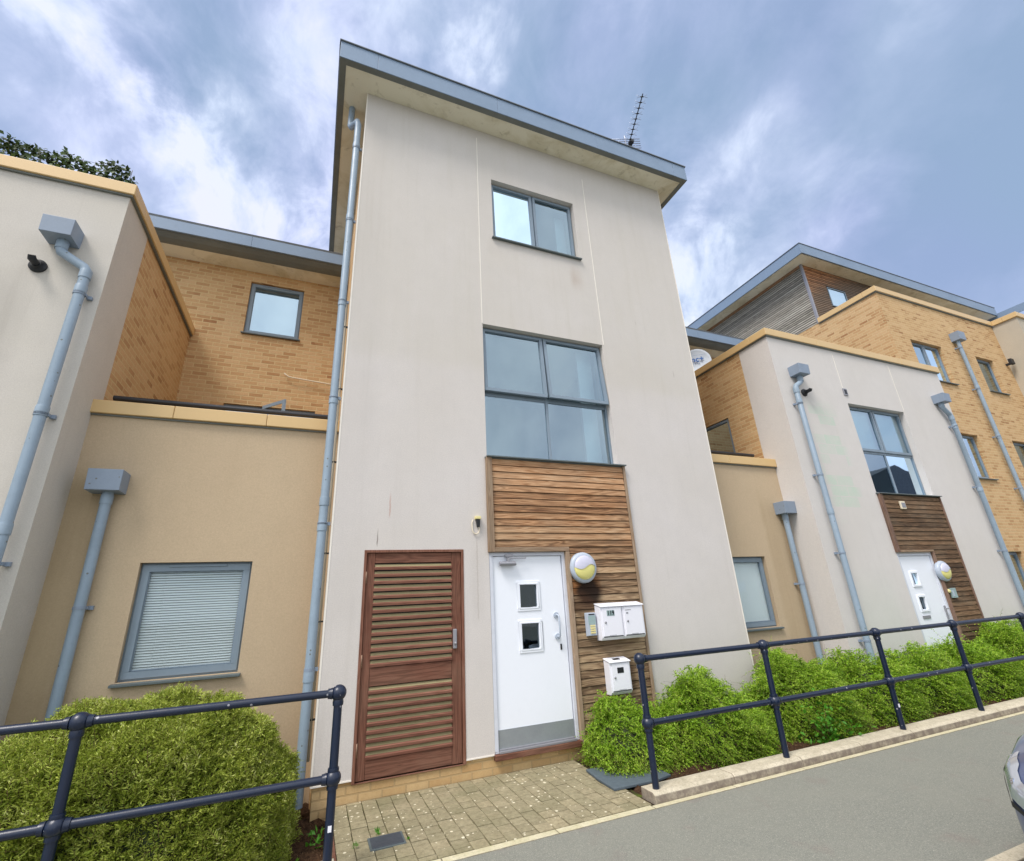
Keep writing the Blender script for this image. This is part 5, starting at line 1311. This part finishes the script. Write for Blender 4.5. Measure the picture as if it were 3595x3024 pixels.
for dx_ in DX:
    H = smooth_prof(half_profile(dx_))
    ring = [(CXF+dx_, CYC+y, CZ0+z) for y, z in H]+[(CXF+dx_, CYC-y, CZ0+z) for y, z in H[::-1][1:]]
    rows.append(len(m.v)); m.v += ring
nr_ = len(ring)
for a, b in zip(rows, rows[1:]):
    for j in range(nr_-1): m.f.append((a+j, a+j+1, b+j+1, b+j)); m.sm.append(True)
    m.f.append((a+nr_-1, a, b, b+nr_-1)); m.sm.append(False)
m.f.append(tuple(range(rows[0], rows[0]+nr_))); m.sm.append(False); m.f.append(tuple(range(rows[-1], rows[-1]+nr_))); m.sm.append(False)
m.build('body', CARP, CAR)
def body_patch(name, mat, dxs, i0, i1, sides, off=.006):
    for sd in sides:
        m = MB(); cols = len(dxs); ks = list(range(i0, i1+1))
        for d in dxs:
            for i in ks: m.v.append(body_pt(d, i, sd, off))
        n = len(ks)
        for a in range(cols-1):
            for k in range(n-1): m.f.append((a*n+k, (a+1)*n+k, (a+1)*n+k+1, a*n+k+1)); m.sm.append(True)
        yield m
wm = MB()
for m in body_patch('windscreen', CARG, np.linspace(1.30, 1.93, 8), 41, 50, (-1, 1)):
    o_ = len(wm.v); wm.v += [(v[0]-.004, v[1], v[2]+.006) for v in m.v]; wm.f += [tuple(i+o_ for i in f) for f in m.f]; wm.sm += m.sm
wm.build('windscreen', CARG, CAR)
for s in (-1, 1):
    for d0_, d1_ in ((1.72, 2.5), (2.56, 3.45)):
        for m in body_patch('side_window', CARG, np.linspace(d0_, d1_, 8), 32, 38, (s,)): m.build('side_window', CARG, CAR)
    # headlamp: swept wedge following the corner surface
    m = MB(); cols = 12
    for q_ in range(cols+1):
        dx_ = .012+.36*(q_/cols)**1.4; lo_i = 19+int(round(5*(q_/cols))); hi_i = 33-int(round(2*(1-q_/cols)))
        for k in range(7): m.v.append(body_pt(dx_, int(round(lo_i+(hi_i-lo_i)*k/6)), s, .006))
    for q_ in range(cols):
        for k in range(6): m.f.append((q_*7+k, q_*7+7+k, q_*7+8+k, q_*7+1+k)); m.sm.append(True)
    hl = m.build('headlight', LAMPG, CAR)
    m = MB(); m.ball(body_pt(.06, 25, s, -.012), .03, 16); m.build('bulb_reflector', CHROME, hl); m = MB(); m.ball(body_pt(.18, 27, s, -.012), .026, 16); m.build('bulb_reflector', CHROME, hl)
    m = MB()
    for dx_, q_ in zip(np.linspace(.012, .36, 9), range(9)):
        m.v.append(body_pt(dx_, 17+q_//2, s, .008)); m.v.append(body_pt(dx_, 19+q_//2, s, .008))
    for q_ in range(8): m.f.append((q_*2, q_*2+2, q_*2+3, q_*2+1)); m.sm.append(True)
    m.build('lamp_surround', BLACK, hl)
    for dx_ in (.80, 3.35):
        c_ = (CXF+dx_, CYC+s*.80, CZ0+.31)
        w_ = thing if False else None
        m = MB(); m.lathe((c_[0], c_[1]-s*.11, c_[2]), (0, s, 0), [(.20, 0), (.30, .0), (.315, .03), (.315, .18), (.30, .20), (.21, .205)], 32); wo_ = m.build('wheel', RUBBER, CAR)
        m = MB(); m.lathe((c_[0], c_[1]-s*.11, c_[2]), (0, s, 0), [(.21, .19), (.195, .17), (.06, .185), (0, .19)], 32); m.build('rim', GREYMET, wo_)
m = MB(); m.box(CXF-.006, CXF+.06, CYC-.38, CYC+.38, CZ0+.30, CZ0+.46); m.build('grille', BLACK, CAR, .01)
m = MB(); m.prism([(CXF+.10, CYC-.74, CZ0+.17), (CXF-.0, CYC-.42, CZ0+.17), (CXF-.0, CYC+.42, CZ0+.17), (CXF+.10, CYC+.74, CZ0+.17), (CXF+.5, CYC+.80, CZ0+.17), (CXF+.5, CYC-.80, CZ0+.17)], (0, 0, .12)); m.build('lower_bumper', BLACK, CAR, .02)

# ================================================================== HOUSES ACROSS THE STREET (they show in the window reflections)
def opposite(name, x0, x1, y0, y1, ze, zr, label, gable):
    o = thing(name, label, 'house', ((x0+x1)/2, y1, 0))
    m = MB(); m.box(x0, x1, y0, y1, -.15, ze); m.build('wall', WHITE3, o)
    m = MB(); ym = (y0+y1)/2; xm = (x0+x1)/2
    if gable: m.prism([(x0-.3, y1+.4, ze), (xm, y1+.4, zr), (x1+.3, y1+.4, ze)], (0, y0-y1-.8, 0))
    else: m.prism([(x0-.3, y1+.4, ze), (x0-.3, ym, zr), (x0-.3, y0-.4, ze)], (x1-x0+.6, 0, 0))
    m.build('roof', mat_paint('slate_roof', S(84, 86, 92), .7, grime_tone=.3), o)
    x = x0+1.2
    while x < x1-1.2:
        for z in (1.0, 3.8, 6.4):
            if z+1.3 < ze: window(o, lambda u, zz, d: (u, y1-d, zz), x, x+1.1, z, z+1.3, [(0, 1, 0, 1, 'sash', 0)], rec=-.04, sill=False)
        x += 3.2
opposite('terraced_house', 15, 34, -31, -21, 8.0, 11.2, 'slate roofed house across the street, reflected in the tower window', False)
opposite('terraced_house', 44, 70, -36, -24, 9.5, 13.5, 'large gabled house across the street, reflected in the right block window', True)
